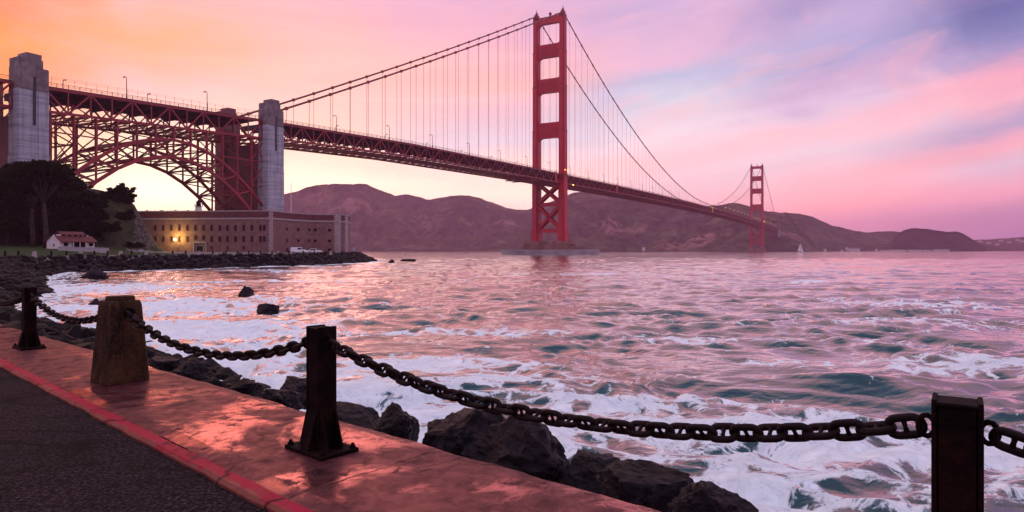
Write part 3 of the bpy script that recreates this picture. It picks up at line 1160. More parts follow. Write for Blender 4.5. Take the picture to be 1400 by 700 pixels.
# steel approach beyond the left pylon
ap = thing('approach_viaduct', 'red steel approach deck running left out of sight behind the left pylon', 'viaduct', bw(0, -454, 0), BROT)
truss(ap, -454, -640, -455.2, 7.77, depth=8.2)
for y in (-60, -120, -170):
    m = MB()
    for v in (-13.7, 13.7):
        m.beam((v, y, 5), (v, y, deck_h(-454 + y) - 9), 1.4)
    for z in (12, 26, 40):
        m.beam((-13.7, y, z), (13.7, y, z + 12), 0.5)
        m.beam((13.7, y, z), (-13.7, y, z + 12), 0.5)
    m.build('bent', REDT, ap)


# ------------------------------------------------------------------ concrete pylons
CROSSW = mat('bounce_tinted_cross_wall', (0.14, 0.06, 0.06), (0.22, 0.10, 0.09), rough=0.85, scale=0.3)  # brownish concrete with red bounce light and shade put into its colour


def make_pylon(u0, u1, label, base=0.0, short=False):
    uc, L = (u0 + u1) / 2, u1 - u0
    hd = deck_h(uc)
    t = thing('concrete_pylon', label, 'bridge pylon', bw(0, uc, base), BROT)
    for s in (-1, 1):
        m = MB()
        c = 14.3 if s > 0 else -16.6
        top = hd - 3.0
        m.span((c - 3.6, -L / 2, 0), (c + 3.2 if s > 0 else c + 3.6, L / 2, top - 22))
        m.span((c - 3.4, -L / 2 + 0.15, top - 22), (c + 3.0, L / 2 - 0.15, top))
        for q in (-1, 1):
            m.span((c - 3.3, q * L * 0.30 - L * 0.17, top - 40), (c + 3.35, q * L * 0.30 + L * 0.17, top - 0.4))
        m.build('shaft', PCONC if s > 0 else CROSSW, t)  # far shaft takes the redder, darker colour in place of shade
        k = MB()
        top0 = top
        top = top if s > 0 else top - 1.0
        k.span((c - 3.5, -L / 2 + 0.3, top), (c + 3.2, L / 2 - 0.3, top + 7.6))
        k.span((c - 3.2, -L / 2 + 0.31, top + 7.6), (c + 2.9, L * 0.30, top + 10.6))
        k.span((c - 2.9, -L * 0.22, top + 10.6), (c + 2.7, L * 0.26, top + 12.6))
        k.span((c - 3.6, -L * 0.42, top - 0.01 + 0.3), (c + 3.36, -L * 0.06, top + 9.6))
        k.span((c - 3.6, L * 0.08, top + 0.3), (c + 3.36, L * 0.44, top + 7.8))
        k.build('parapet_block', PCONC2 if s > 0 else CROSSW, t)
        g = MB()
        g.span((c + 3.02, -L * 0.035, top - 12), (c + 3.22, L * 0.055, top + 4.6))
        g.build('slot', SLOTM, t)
    m = MB()
    m.span((-13.1, -L / 2 + 1.2, 0), (10.8, L / 2 - 1.2, hd - 11.5))
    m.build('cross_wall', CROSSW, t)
    return t


make_pylon(-455.1, -445.3, 'stepped grey concrete pylon rising behind the dark cypress trees at left')
make_pylon(-350.3, -340.3, 'stepped grey concrete pylon standing behind the brick fort, left of the suspended deck')
make_pylon(1622, 1634, 'small pale concrete pylon beyond the far tower, against the headland', base=0.0)

# ------------------------------------------------------------------ lamps along the deck
def make_lamp(u, v, lit):
    t = thing('street_lamp', 'x', 'street lamp', bw(v, u, deck_h(u)), BROT)
    s = -1 if v > 0 else 1
    m = MB()
    m.tube([(0, 0, -0.2), (0, 0, 1.2)], [0.26, 0.20], 8)
    m.tube([(0, 0, 1.2), (0, 0, 7.6), (s * 0.25, 0, 8.2), (s * 0.9, 0, 8.7), (s * 1.7, 0, 8.7)], [0.17, 0.13, 0.12, 0.11, 0.1], 8)
    m.build('pole', POLE, t)
    k = MB()
    k.span((s * 1.5 - 0.25, -0.22, 8.2), (s * 1.5 + 0.65 * s - 0.1, 0.22, 8.65)) if s > 0 else k.span((s * 1.5 - 0.75, -0.22, 8.2), (s * 1.5 + 0.25, 0.22, 8.65))
    hd_ = k.build('lamp_head', STEELG, t)
    b = MB()
    k_ = 2.0 if lit else 1.0
    b.lathe([(0.1, -0.26 * k_), (0.32 * k_, -0.1 * k_), (0.3 * k_, 0.0)], 8, 0, (s * 1.75, 0, 8.2))
    b.build('bulb', LAMPON if lit else LAMPDIM, hd_)
    return t


dim = make_lamp(-415.6, 13.3, False)
dim['label'] = 'tall lamp post on the arch span near railing, first right of the left pylon'
lit = make_lamp(700, 13.3, True)
LG1, LG2 = 'lamp posts along the near railing of the bridge', 'lamp posts along the far railing of the bridge'
dim['group'] = LG1
lit['group'] = LG1


def put_lamp(src, u, v, label, grp):
    c = dup(src, label, bw(v, u, deck_h(u)), BROT if v > 0 else BROT + math.pi)
    c['group'] = grp
    return c


put_lamp(dim, -379.8, 13.3, 'tall lamp post on the arch span near railing, second right of the left pylon', LG1)
for i, u in enumerate([-299.7, -254.8, -210.1, -164.2, -118.4, -72.8, -27.1]):
    put_lamp(dim, u, 13.3, 'lamp post on the near railing, %s one right of the pylon behind the fort' % ORD[i], LG1)
us = [18.6 + 45.72 * i for i in range(28)]
for i, u in enumerate(us):
    lab = 'lamp post on the main span near railing, %s beyond the near tower' % ORD[i]
    if u > 650:
        lab = 'glowing ' + lab
    if i == 15:
        lit.location = bw(13.3, u, deck_h(u))
        lit['label'] = lab
        continue
    put_lamp(lit if u > 650 else dim, u, 13.3, lab, LG1)
for i in range(7):
    u = 1300 + 45.72 * i
    put_lamp(lit, u, 13.3, 'glowing yellow lamp post past the far tower, %s one beyond it on the near railing' % ORD[i], LG1)
for i, u in enumerate([-425, -390]):
    put_lamp(dim, u, -13.3, 'lamp post on the arch span far railing, %s right of the left pylon' % ORD[i], LG2)
for i in range(7):
    put_lamp(dim, -318 + 45.72 * i, -13.3, 'lamp post on the far railing, %s one right of the pylon behind the fort' % ORD[i], LG2)
for i in range(27):
    u = 40 + 45.72 * i
    lab = 'lamp post on the main span far railing, %s beyond the near tower' % ORD[i]
    put_lamp(lit if u > 650 else dim, u, -13.3, ('glowing ' if u > 650 else '') + lab, LG2)

# ------------------------------------------------------------------ land on the left
def ground_h(x, y):
    x, y = np.asarray(x, float), np.asarray(y, float)
    p = 700 + FPX * x / y
    sd = -shore_dist(x, y)                      # positive inland
    g = 3.3 + 0.5 * np.clip((sd - 8) / 30.0, 0, 1)
    lawn = np.clip((sd - 12) / 60.0, 0, 1) * 2.2 * np.clip((190 - p) / 60.0, 0, 1)
    crest = np.interp(p, [-300, 40, 110, 150, 172, 184, 196, 206, 216, 226], [30, 27.5, 23.8, 22.8, 22.2, 19.8, 14.5, 9.5, 6.0, 3.8])
    # the bank stands behind the house and lamps and rises to its crest
    foot = np.interp(p, [-300, 60, 150, 200, 228], [150, 196, 200, 212, 222])
    t = np.clip((y - foot) / np.interp(p, [60, 170, 200, 226], [38, 26, 16, 9]), 0, 1)
    n = fbm(x / 7.0, y / 7.0, 2.0, 4) - 0.5
    t2 = t * t * (3 - 2 * t)
    bank = (crest - 3.8) * t2 * (1 + 0.55 * n * (1 - t2) * 2)
    bank = bank * np.clip((330 - y) / 60.0, 0, 1)
    h = g + lawn + bank + 0.25 * n
    out = np.clip(-sd / 3.0, 0, 1)
    return np.where(sd < 0, 3.2 * (1 - out) - 2.5 * out, h)


def ground_material():
    m = bpy.data.materials.new('bank_grass_and_rock')
    m.use_nodes = True
    t = NT(m.node_tree)
    p = t.n['Principled BSDF']
    p.inputs['Roughness'].default_value = 0.95
    p.inputs['Specular IOR Level'].default_value = 0.15
    g = t.new('ShaderNodeNewGeometry')
    P = g.outputs['Position']
    at = t.new('ShaderNodeAttribute', attribute_name='kind')
    n1 = t.noise(P, 0.35, 7.0, 0.65, 0.6)
    n2 = t.noise(P, 1.3, 6.0, 0.65, 0.4)
    grass = t.ramp(n2, [(0.3, (0.014, 0.026, 0.008)), (0.7, (0.046, 0.072, 0.018))])
    scrub = t.ramp(n1, [(0.35, (0.012, 0.015, 0.008)), (0.52, (0.034, 0.036, 0.016)), (0.7, (0.06, 0.045, 0.025))])
    rock = t.ramp(n2, [(0.36, (0.02, 0.014, 0.013)), (0.52, (0.06, 0.048, 0.045)), (0.68, (0.22, 0.20, 0.20))])
    path = t.ramp(n2, [(0.3, (0.15, 0.125, 0.12)), (0.7, (0.21, 0.18, 0.175))])
    k = at.outputs['Fac']
    c = t.mix(t.mapr(k, 0.4, 0.6), path, grass)
    c = t.mix(t.mapr(k, 1.3, 1.7), c, scrub)
    kk = t.math('ADD', k, t.math('MULTIPLY', t.math('SUBTRACT', n1, 0.5), 1.2))
    c = t.mix(t.mapr(kk, 2.35, 2.65), c, rock)
    t.l.new(c, p.inputs['Base Color'])
    b = t.new('ShaderNodeBump')
    b.inputs['Strength'].default_value = 0.8
    b.inputs['Distance'].default_value = 0.5
    t.l.new(n2, b.inputs['Height'])
    t.l.new(b.outputs[0], p.inputs['Normal'])
    return m


def build_ground():
    nx, ny = 300, 330
    xs = np.linspace(-330, -44, nx)
    ys = np.linspace(36, 420, ny)
    X, Y = np.meshgrid(xs, ys, indexing='ij')
    h = ground_h(X, Y)
    sd = -shore_dist(X, Y)
    p = 700 + FPX * X / Y
    foot = np.interp(p, [-300, 60, 150, 200, 228], [150, 196, 200, 212, 222])
    kind = np.where(sd < 9, 0.0, 1.0)
    kind = np.where((p > 150 + 3 * (215 - Y)) & (Y > 150), 0.0, kind)
    kind = np.where((Y > foot + 3) & (p < 222), 2.0, kind)
    kind = np.where((Y > foot - 2) & (p > 184) & (p < 232) & (h > 5.0), 3.0, kind)
    V = np.stack([X, Y, h], 2).reshape(-1, 3)
    struct(grid_mesh('ground', V, nx, ny, ground_material(), True, {'kind': kind}))


build_ground()

# ------------------------------------------------------------------ near pavement, kerb paint and road
def pavement_material():
    """wet reddish concrete with joints, cracks, puddles and a worn red stripe along the kerb"""
    m = bpy.data.materials.new('wet_concrete')
    m.use_nodes = True
    t = NT(m.node_tree)
    p = t.n['Principled BSDF']
    out = t.n['Material Output']
    P = t.new('ShaderNodeNewGeometry').outputs['Position']
    sep = t.new('ShaderNodeSeparateXYZ')
    t.l.new(P, sep.inputs[0])
    sx = t.math('ADD', t.math('MULTIPLY', sep.outputs[0], D.x), t.math('MULTIPLY', sep.outputs[1], D.y))
    nx = t.math('ADD', t.math('MULTIPLY', sep.outputs[0], N.x), t.math('MULTIPLY', sep.outputs[1], N.y))
    across = t.math('ADD', nx, t.math('ADD', t.math('MULTIPLY', sx, 0.027), 0.0918 - 2.0))
    n1 = t.noise(P, 0.9, 7.0, 0.62, 0.5)
    n2 = t.noise(P, 7.0, 8.0, 0.68, 0.4)
    n3 = t.noise(P, 46.0, 5.0, 0.7)
    n5 = t.noise(P, 2.6, 8.0, 0.7, 0.6)
    wn = t.new('ShaderNodeTexNoise')
    t.l.new(P, wn.inputs['Vector'])
    wn.inputs['Scale'].default_value = 1.6
    wn.inputs['Detail'].default_value = 6.0
    wv = t.vmath('ADD', P, t.vmath('MULTIPLY', t.vmath('SUBTRACT', wn.outputs[1], (0.5, 0.5, 0.5)), (0.55, 0.55, 0.0)))
    vo = t.new('ShaderNodeTexVoronoi', feature='DISTANCE_TO_EDGE')
    vo.inputs['Scale'].default_value = 0.5
    t.l.new(wv, vo.inputs['Vector'])
    crack = t.math('MULTIPLY', t.mapr(vo.outputs['Distance'], 0.0, 0.011, 1.0, 0.0), t.mapr(n1, 0.44, 0.54))
    # transverse joints every 3.3 m
    sj = t.math('ADD', sx, t.math('MULTIPLY', t.math('SUBTRACT', n5, 0.5), 0.10))
    jm = t.math('ABSOLUTE', t.math('SUBTRACT', t.math('FRACT', t.math('ADD', t.math('DIVIDE', t.math('ADD', sj, 6.9), 3.3), 0.5)), 0.5))
    joint = t.mapr(jm, 0.001, 0.0045, 1.0, 0.0)
    crack = t.math('MAXIMUM', crack, joint)
    c = t.ramp(n5, [(0.32, (0.038, 0.010, 0.015)), (0.52, (0.095, 0.021, 0.027)), (0.72, (0.17, 0.039, 0.040))])
    c = t.mix(t.mapr(n2, 0.38, 0.66, 0.0, 0.65), c, (0.026, 0.010, 0.014))
    c = t.mix(t.mapr(n3, 0.50, 0.66, 0.0, 0.45), c, (0.020, 0.008, 0.011))
    # red stripe
    edge = t.math('ADD', across, t.math('MULTIPLY', t.math('SUBTRACT', n5, 0.5), 0.17))
    edge = t.math('ADD', edge, t.math('MULTIPLY', t.math('SUBTRACT', n2, 0.5), 0.05))
    paint = t.math('MULTIPLY', t.mapr(edge, -0.005, 0.012), t.mapr(edge, 0.112, 0.142, 1.0, 0.0))
    paint = t.math('MULTIPLY', paint, t.mapr(t.math('ADD', n2, t.math('MULTIPLY', n5, 0.6)), 0.82, 0.95, 1.0, 0.15))
    pc = t.ramp(n2, [(0.3, (0.24, 0.004, 0.022)), (0.7, (0.42, 0.010, 0.046))])
    c = t.mix(paint, c, pc)
    # rubbed lip of the kerb
    lip = t.mapr(edge, 0.0, 0.02, 1.0, 0.0)
    c = t.mix(t.math('MULTIPLY', lip, 0.8), c, (0.20, 0.055, 0.042))
    gap = t.math('MULTIPLY', t.mapr(edge, -0.028, -0.008, 1.0, 0.0), t.mapr(n5, 0.46, 0.56))
    c = t.mix(gap, c, (0.006, 0.004, 0.004))
    c = t.mix(t.math('MULTIPLY', crack, 0.9), c, (0.008, 0.005, 0.006))
    t.l.new(c, p.inputs['Base Color'])
    puddle = t.math('MULTIPLY', t.mapr(n1, 0.50, 0.42), t.mapr(n2, 0.62, 0.5))
    puddle = t.math('MULTIPLY', puddle, t.mapr(across, 0.10, 0.20))
    puddle = t.math('MULTIPLY', puddle, t.math('SUBTRACT', 1.0, t.math('MULTIPLY', crack, 0.8)))
    t.l.new(t.mapr(n2, 0.3, 0.7, 0.45, 0.75), p.inputs['Roughness'])
    p.inputs['IOR'].default_value = 1.45
    p.inputs['Specular IOR Level'].default_value = 0.12
    b = t.new('ShaderNodeBump')
    b.inputs['Strength'].default_value = 0.85
    b.inputs['Distance'].default_value = 0.02
    hgt = t.math('ADD', t.math('ADD', t.math('MULTIPLY', n2, 0.9), t.math('MULTIPLY', n3, 0.38)), t.math('MULTIPLY', crack, -1.0))
    t.l.new(hgt, b.inputs['Height'])
    t.l.new(b.outputs[0], p.inputs['Normal'])
    b2 = t.new('ShaderNodeBump')
    b2.inputs['Strength'].default_value = 0.35
    b2.inputs['Distance'].default_value = 0.006
    t.l.new(hgt, b2.inputs['Height'])
    gl = t.new('ShaderNodeBsdfGlossy')
    gl.inputs['Color'].default_value = (1.0, 0.45, 0.41, 1)
    t.l.new(t.mapr(puddle, 0.0, 0.6, 0.36, 0.08), gl.inputs['Roughness'])
    t.l.new(b2.outputs[0], gl.inputs['Normal'])
    fr = t.new('ShaderNodeFresnel')
    fr.inputs['IOR'].default_value = 1.75
    mx = t.new('ShaderNodeMixShader')
    t.l.new(t.math('MULTIPLY', t.math('ADD', t.math('MULTIPLY', puddle, 0.66), t.math('MULTIPLY', t.mapr(t.math('ADD', t.math('MULTIPLY', n5, 0.6), t.math('MULTIPLY', n2, 0.4)), 0.40, 0.60, 0.22, 0.02), t.mapr(paint, 0.0, 1.0, 1.0, 0.3))), t.mapr(fr.outputs[0], 0.05, 0.45, 0.05, 0.75)), mx.inputs[0])
    t.l.new(p.outputs[0], mx.inputs[1])
    t.l.new(gl.outputs[0], mx.inputs[2])
    t.l.new(mx.outputs[0], out.inputs['Surface'])
    return m


WETC = pavement_material()


def asphalt_material():
    m = bpy.data.materials.new('old_asphalt')
    m.use_nodes = True
    t = NT(m.node_tree)
    p = t.n['Principled BSDF']
    P = t.new('ShaderNodeNewGeometry').outputs['Position']
    n1 = t.noise(P, 1.1, 5.0, 0.6, 0.3)
    n2 = t.noise(P, 42.0, 5.0, 0.8)
    vo = t.new('ShaderNodeTexVoronoi')
    vo.inputs['Scale'].default_value = 60.0
    t.l.new(P, vo.inputs['Vector'])
    c = t.ramp(n2, [(0.40, (0.0015, 0.001, 0.0015)), (0.51, (0.009, 0.0055, 0.008)), (0.63, (0.085, 0.052, 0.066))])
    c = t.mix(t.mapr(n1, 0.4, 0.7, 0.0, 0.6), c, (0.010, 0.007, 0.010))
    wn = t.new('ShaderNodeTexNoise')
    t.l.new(P, wn.inputs['Vector'])
    wn.inputs['Scale'].default_value = 1.3
    wn.inputs['Detail'].default_value = 6.0
    wv = t.vmath('MULTIPLY', t.vmath('ADD', P, t.vmath('MULTIPLY', t.vmath('SUBTRACT', wn.outputs[1], (0.5, 0.5, 0.5)), (0.6, 0.6, 0.0))), (0.35, 1.5, 1.0))
    ve = t.new('ShaderNodeTexVoronoi', feature='DISTANCE_TO_EDGE')
    ve.inputs['Scale'].default_value = 0.9
    t.l.new(wv, ve.inputs['Vector'])
    crack = t.math('MULTIPLY', t.mapr(ve.outputs['Distance'], 0.0, 0.05, 1.0, 0.0), t.mapr(n1, 0.34, 0.48))
    sp = t.new('ShaderNodeSeparateXYZ')
    t.l.new(wv, sp.inputs[0])
    u_ = t.math('ADD', t.math('MULTIPLY', sp.outputs[1], 0.62), t.math('MULTIPLY', sp.outputs[0], -0.55))
    seam = t.mapr(t.math('ABSOLUTE', t.math('SUBTRACT', t.math('FRACT', u_), 0.5)), 0.010, 0.045, 1.0, 0.0)
    crack = t.math('MAXIMUM', crack, t.math('MULTIPLY', seam, t.mapr(n1, 0.36, 0.50, 0.2, 0.9)))
    c = t.mix(t.math('MULTIPLY', crack, 0.9), c, (0.002, 0.0012, 0.002))
    t.l.new(c, p.inputs['Base Color'])
    p.inputs['Roughness'].default_value = 0.75
    p.inputs['Specular IOR Level'].default_value = 0.06
    b = t.new('ShaderNodeBump')
    b.inputs['Strength'].default_value = 0.9
    b.inputs['Distance'].default_value = 0.014
    t.l.new(t.math('ADD', t.math('MULTIPLY', vo.outputs['Distance'], 0.8), t.math('MULTIPLY', n1, 2.0)), b.inputs['Height'])
    t.l.new(b.outputs[0], p.inputs['Normal'])
    return m


def strip(name, s0, s1, lo, hi, z0, z1, m, ns=260, nn=14, jit=0.0, seed=0.0):
    """a slab between n = lo(s) and n = hi(s) with a worn edge"""
    ss = np.linspace(s0, s1, ns)
    vs, fs = [], []
    for i, s in enumerate(ss):
        a, b = lo(s), hi(s)
        if jit:
            a += jit * (float(fbm(s * 3.1, seed)) - 0.5) * 2
            b += jit * (float(fbm(s * 2.3, seed + 9)) - 0.5) * 2
        vs.append(tuple(sn(s, a + 0.005, z0)))
        for j in range(nn + 1):
            n = a + (b - a) * j / nn
            zz = z1 - (0.02 if j in (0, nn) and jit else 0.0)
            vs.append(tuple(sn(s, n, zz)))
        vs.append(tuple(sn(s, b - 0.005, z0)))
    w = nn + 3
    for i in range(ns - 1):
        for j in range(w - 1):
            fs.append((i * w + j, i * w + j + 1, (i + 1) * w + j + 1, (i + 1) * w + j))
    m_ = MB()
    m_.add(vs, fs)
    return struct(m_.build(name, m))


strip('pavement', -60, 14, lambda s: kerb_n(s) + 0.13, lambda s: EDGE + 0.03 * (float(fbm(s * 9.0, 4.0)) - 0.5), PZ - 1.6, PZ, WETC, ns=1300, nn=10, jit=0.03, seed=2.0)
strip('kerb', -60, 14, lambda s: kerb_n(s) - 0.012, lambda s: kerb_n(s) + 0.128, PZ - 0.6, PZ + 0.003, WETC, ns=900, nn=6, jit=0.022, seed=5.0)
strip('road', -60, 14, lambda s: -32.0, lambda s: kerb_n(s) + 0.02, PZ - 1.0, PZ - 0.035, asphalt_material(), ns=60, nn=20)
bw_ = MB()
bw_.span((-330, -60, PZ - 3.0), (60, -22, PZ - 0.12))
struct(bw_.build('back_ground', mat('verge_ground', (0.05, 0.045, 0.03), (0.03, 0.04, 0.02), rough=0.95, scale=0.5, coords='World')))


# ------------------------------------------------------------------ posts and chains
def make_post():
    t = thing('iron_post', 'x', 'bollard')
    m = MB()                                        # rolled H section, web along the fence line
    for s in (-1, 1):
        m.span((s * 0.072 - 0.009, -0.078, 0.03), (s * 0.072 + 0.009, 0.078, 0.912))
    m.span((-0.064, -0.010, 0.03), (0.064, 0.010, 0.890))
    m.span((-0.060, 0.056, 0.03), (0.060, 0.0735, 0.885))
    m.span((-0.060, -0.0735, 0.03), (0.060, -0.056, 0.885))
    m.span((-0.0805, -0.079, 0.885), (0.0805, 0.079, 0.903))
    m.build('post_shaft', RUST, t, bevel=0.006)
    g = MB()
    for s in (-1, 1):
        for y in (-0.06, 0.06):
            g.prism([(s * 0.0812, 0.03), (s * 0.18, 0.03), (s * 0.172, 0.07), (s * 0.0812, 0.33)], y - 0.008, y + 0.008, lambda a, b, tt: (a, tt, b))
        g.prism([(s * 0.0712, 0.03), (s * 0.145, 0.03), (s * 0.0712, 0.30)], -0.05, 0.05, lambda a, b, tt: (tt, a, b))
    g.build('gusset', RUST, t, bevel=0.003)
    b = MB()
    b.span((-0.24, -0.16, 0.0), (0.24, 0.16, 0.028))
    b.build('base_plate', RUST, t, bevel=0.006)
    for x in (-0.21, 0.21):
        for y in (-0.125, 0.125):
            k = MB()
            k.lathe([(0.022, 0.028), (0.022, 0.045), (0.014, 0.046), (0.013, 0.062), (0.004, 0.066)], 8, 0, (x, y, 0))
            k.build('bolt', RUST, t)
    for s in (-1, 1):
        k = MB()
        ring = [(s * (0.098 + 0.028 * math.cos(a)), 0, 0.795 + 0.04 * math.sin(a)) for a in np.linspace(-2.6, 2.6, 12)]
        k.tube(ring, 0.011, 7)
        k.build('shackle', RUST, t, smooth=True)
    return t


FENCE_ROT = math.atan2(D.y, D.x)
SA, SBK, SB, SC = -12.02, -8.24, -4.27, -0.37
NP = 2.80
post = make_post()
post.location = sn(SB, NP)
post.rotation_euler = (0, 0, FENCE_ROT)
tag(post, 'rusted iron post with bolted base plate standing alone at the middle of the pavement', 'bollard', 'iron posts along the near pavement')
dup(post, 'big black iron post cut off by the bottom edge at the lower right', sn(SC, NP + 0.2), FENCE_ROT + 0.12)
dup(post, 'iron post with flared foot farther along, left of the concrete block post', sn(SA, NP + 0.04), FENCE_ROT)
dup(post, 'iron post outside the left edge carrying the far chain end', sn(SA - 3.9, NP + 0.05), FENCE_ROT)
dup(post, 'iron post outside the right edge carrying the near chain end', sn(SC + 3.9, NP + 0.06), FENCE_ROT)

cb = thing('concrete_post', 'tapered rust-stained concrete block post between two sagging chains', 'bollard', sn(SBK, NP), FENCE_ROT + 0.16)


def block_material():
    m = bpy.data.materials.new('stained_concrete')
    m.use_nodes = True
    t = NT(m.node_tree)
    p = t.n['Principled BSDF']
    p.inputs['Roughness'].default_value = 0.85
    p.inputs['Specular IOR Level'].default_value = 0.12
    tc = t.new('ShaderNodeTexCoord')
    O = tc.outputs['Object']
    n1 = t.noise(O, 4.0, 7.0, 0.65, 0.4)
    st = t.noise(t.vmath('MULTIPLY', O, (5.0, 5.0, 1.0)), 1.0, 7.0, 0.68, 0.6)
    n2 = t.noise(O, 42.0, 5.0, 0.7)
    c = t.ramp(n1, [(0.3, (0.016, 0.007, 0.004)), (0.5, (0.046, 0.022, 0.010)), (0.72, (0.085, 0.046, 0.021))])
    c = t.mix(t.mapr(st, 0.50, 0.62, 0.0, 0.85), c, (0.006, 0.004, 0.004))
    c = t.mix(t.mapr(n2, 0.54, 0.66, 0.0, 0.5), c, (0.11, 0.078, 0.045))
    c = t.mix(t.mapr(n2, 0.46, 0.36, 0.0, 0.6), c, (0.010, 0.006, 0.004))
    t.l.new(c, p.inputs['Base Color'])
    b = t.new('ShaderNodeBump')
    b.inputs['Strength'].default_value = 0.7
    b.inputs['Distance'].default_value = 0.012
    t.l.new(t.math('ADD', n1, t.math('MULTIPLY', n2, 0.5)), b.inputs['Height'])
    t.l.new(b.outputs[0], p.inputs['Normal'])
    return m


BLOCKM = block_material()
m = MB()
b0, b1 = 0.226, 0.156
ch_ = 0.03


def oct_(r, c, z):
    return [(r, -r + c, z), (r, r - c, z), (r - c, r, z), (-r + c, r, z), (-r, r - c, z), (-r, -r + c, z), (-r + c, -r, z), (r - c, -r, z)]


vs = oct_(b0, ch_, 0.0) + oct_(b1 + 0.012, ch_, 0.86) + oct_(b1, ch_, 0.905)
fs = [tuple(range(7, -1, -1)), tuple(range(16, 24))]
for k in range(2):
    fs += [(k * 8 + i, k * 8 + (i + 1) % 8, k * 8 + 8 + (i + 1) % 8, k * 8 + 8 + i) for i in range(8)]
m.add(vs, fs)
m.build('block', BLOCKM, cb, bevel=0.008)
m = MB()
m.add(oct_(0.118, 0.02, 0.905) + oct_(0.112, 0.02, 0.955), [tuple(range(7, -1, -1)), tuple(range(8, 16))] + [(i, (i + 1) % 8, 8 + (i + 1) % 8, 8 + i) for i in range(8)])
m.build('cap', BLOCKM, cb, bevel=0.008)
for s in (-1, 1):
    m = MB()
    m.tube([(s * 0.17, 0, 0.77), (s * 0.205, 0, 0.77)], 0.06, 12)
    m.build('chain_anchor', RUST, cb)


def link_mesh():
    r, L, W = 0.0164, 0.156, 0.102
    m = MB()
    a = W / 2 - r
    c = L / 2 - r - a
    pts = []
    for k in range(9):
        t = -math.pi / 2 + math.pi * k / 8
        pts.append((c + a * math.cos(t), 0, a * math.sin(t)))
    for k in range(9):
        t = math.pi / 2 + math.pi * k / 8
        pts.append((-c + a * math.cos(t), 0, a * math.sin(t)))
    n = 9
    P_ = [Vector(p) for p in pts]
    vs, fs = [], []
    N_ = len(P_)
    for i, p in enumerate(P_):
        d = (P_[(i + 1) % N_] - P_[i - 1]).normalized()
        s = d.cross(Vector((0, 1, 0))).normalized()
        for k in range(n):
            t = 2 * math.pi * k / n
            vs.append(p + s * (r * math.cos(t)) + Vector((0, 1, 0)) * (r * math.sin(t)))
    for i in range(N_):
        for k in range(n):
            fs.append((i * n + k, i * n + (k + 1) % n, ((i + 1) % N_) * n + (k + 1) % n, ((i + 1) % N_) * n + k))
    m.add(vs, fs)
    m.tube([(0, 0, -a), (0, 0, 0), (0, 0, a)], [0.013, 0.0085, 0.013], 8)
    return m.mesh('link', CHAINM, smooth=True)


LINK = link_mesh()


def make_chain(p, q, sag, label):
    p, q = Vector(p), Vector(q)
    f = lambda t: p.lerp(q, t) - Vector((0, 0, sag * 4 * t * (1 - t)))
    ts = np.linspace(0, 1, 800)
    P_ = [f(t) for t in ts]
    d = np.cumsum([0] + [(P_[i + 1] - P_[i]).length for i in range(799)])
    pitch = 0.104
    n = max(2, int(d[-1] / pitch))
    root = thing('chain', label, 'chain', p, group='chains hung between the near posts')
    for k in range(n):
        s = (k + 0.5) * d[-1] / n
        t = float(np.interp(s, d, ts))
        c = f(t)
        tan = (f(min(1, t + 0.004)) - f(max(0, t - 0.004))).normalized()
        side = tan.cross(Vector((0, 0, 1))).normalized()
        up = side.cross(tan).normalized()
        roll = R(28) + (math.pi / 2 if k % 2 else 0) + random.uniform(-0.16, 0.16) + 0.25 * math.sin(k * 0.31)
        z = up * math.cos(roll) + side * math.sin(roll)
        y = z.cross(tan).normalized()
        o = bpy.data.objects.new('link', LINK)
        C.objects.link(o)
        o.parent = root
        o.matrix_local = Matrix.Translation(c - p) @ Matrix((tan, y, z)).transposed().to_4x4()
    return root


hz = PZ + 0.79
make_chain(sn(SB + 0.12, NP, hz), sn(SC - 0.12, NP + 0.2, hz), 0.24, 'heavy stud-link chain sagging across the front to the post at lower right')
make_chain(sn(SBK + 0.2, NP, PZ + 0.77), sn(SB - 0.12, NP, hz), 0.26, 'dark stud-link chain hanging between the concrete block and the middle post')
make_chain(sn(SA + 0.14, NP + 0.04, hz), sn(SBK - 0.2, NP, PZ + 0.77), 0.22, 'rusty stud-link chain between the far iron post and the concrete block')
make_chain(sn(SA - 3.76, NP + 0.05, hz), sn(SA - 0.14, NP + 0.04, hz), 0.22, 'chain running off the left edge from the far iron post')
make_chain(sn(SC + 0.12, NP + 0.2, hz), sn(SC + 3.76, NP + 0.06, hz), 0.24, 'chain running off the right edge from the nearest post')


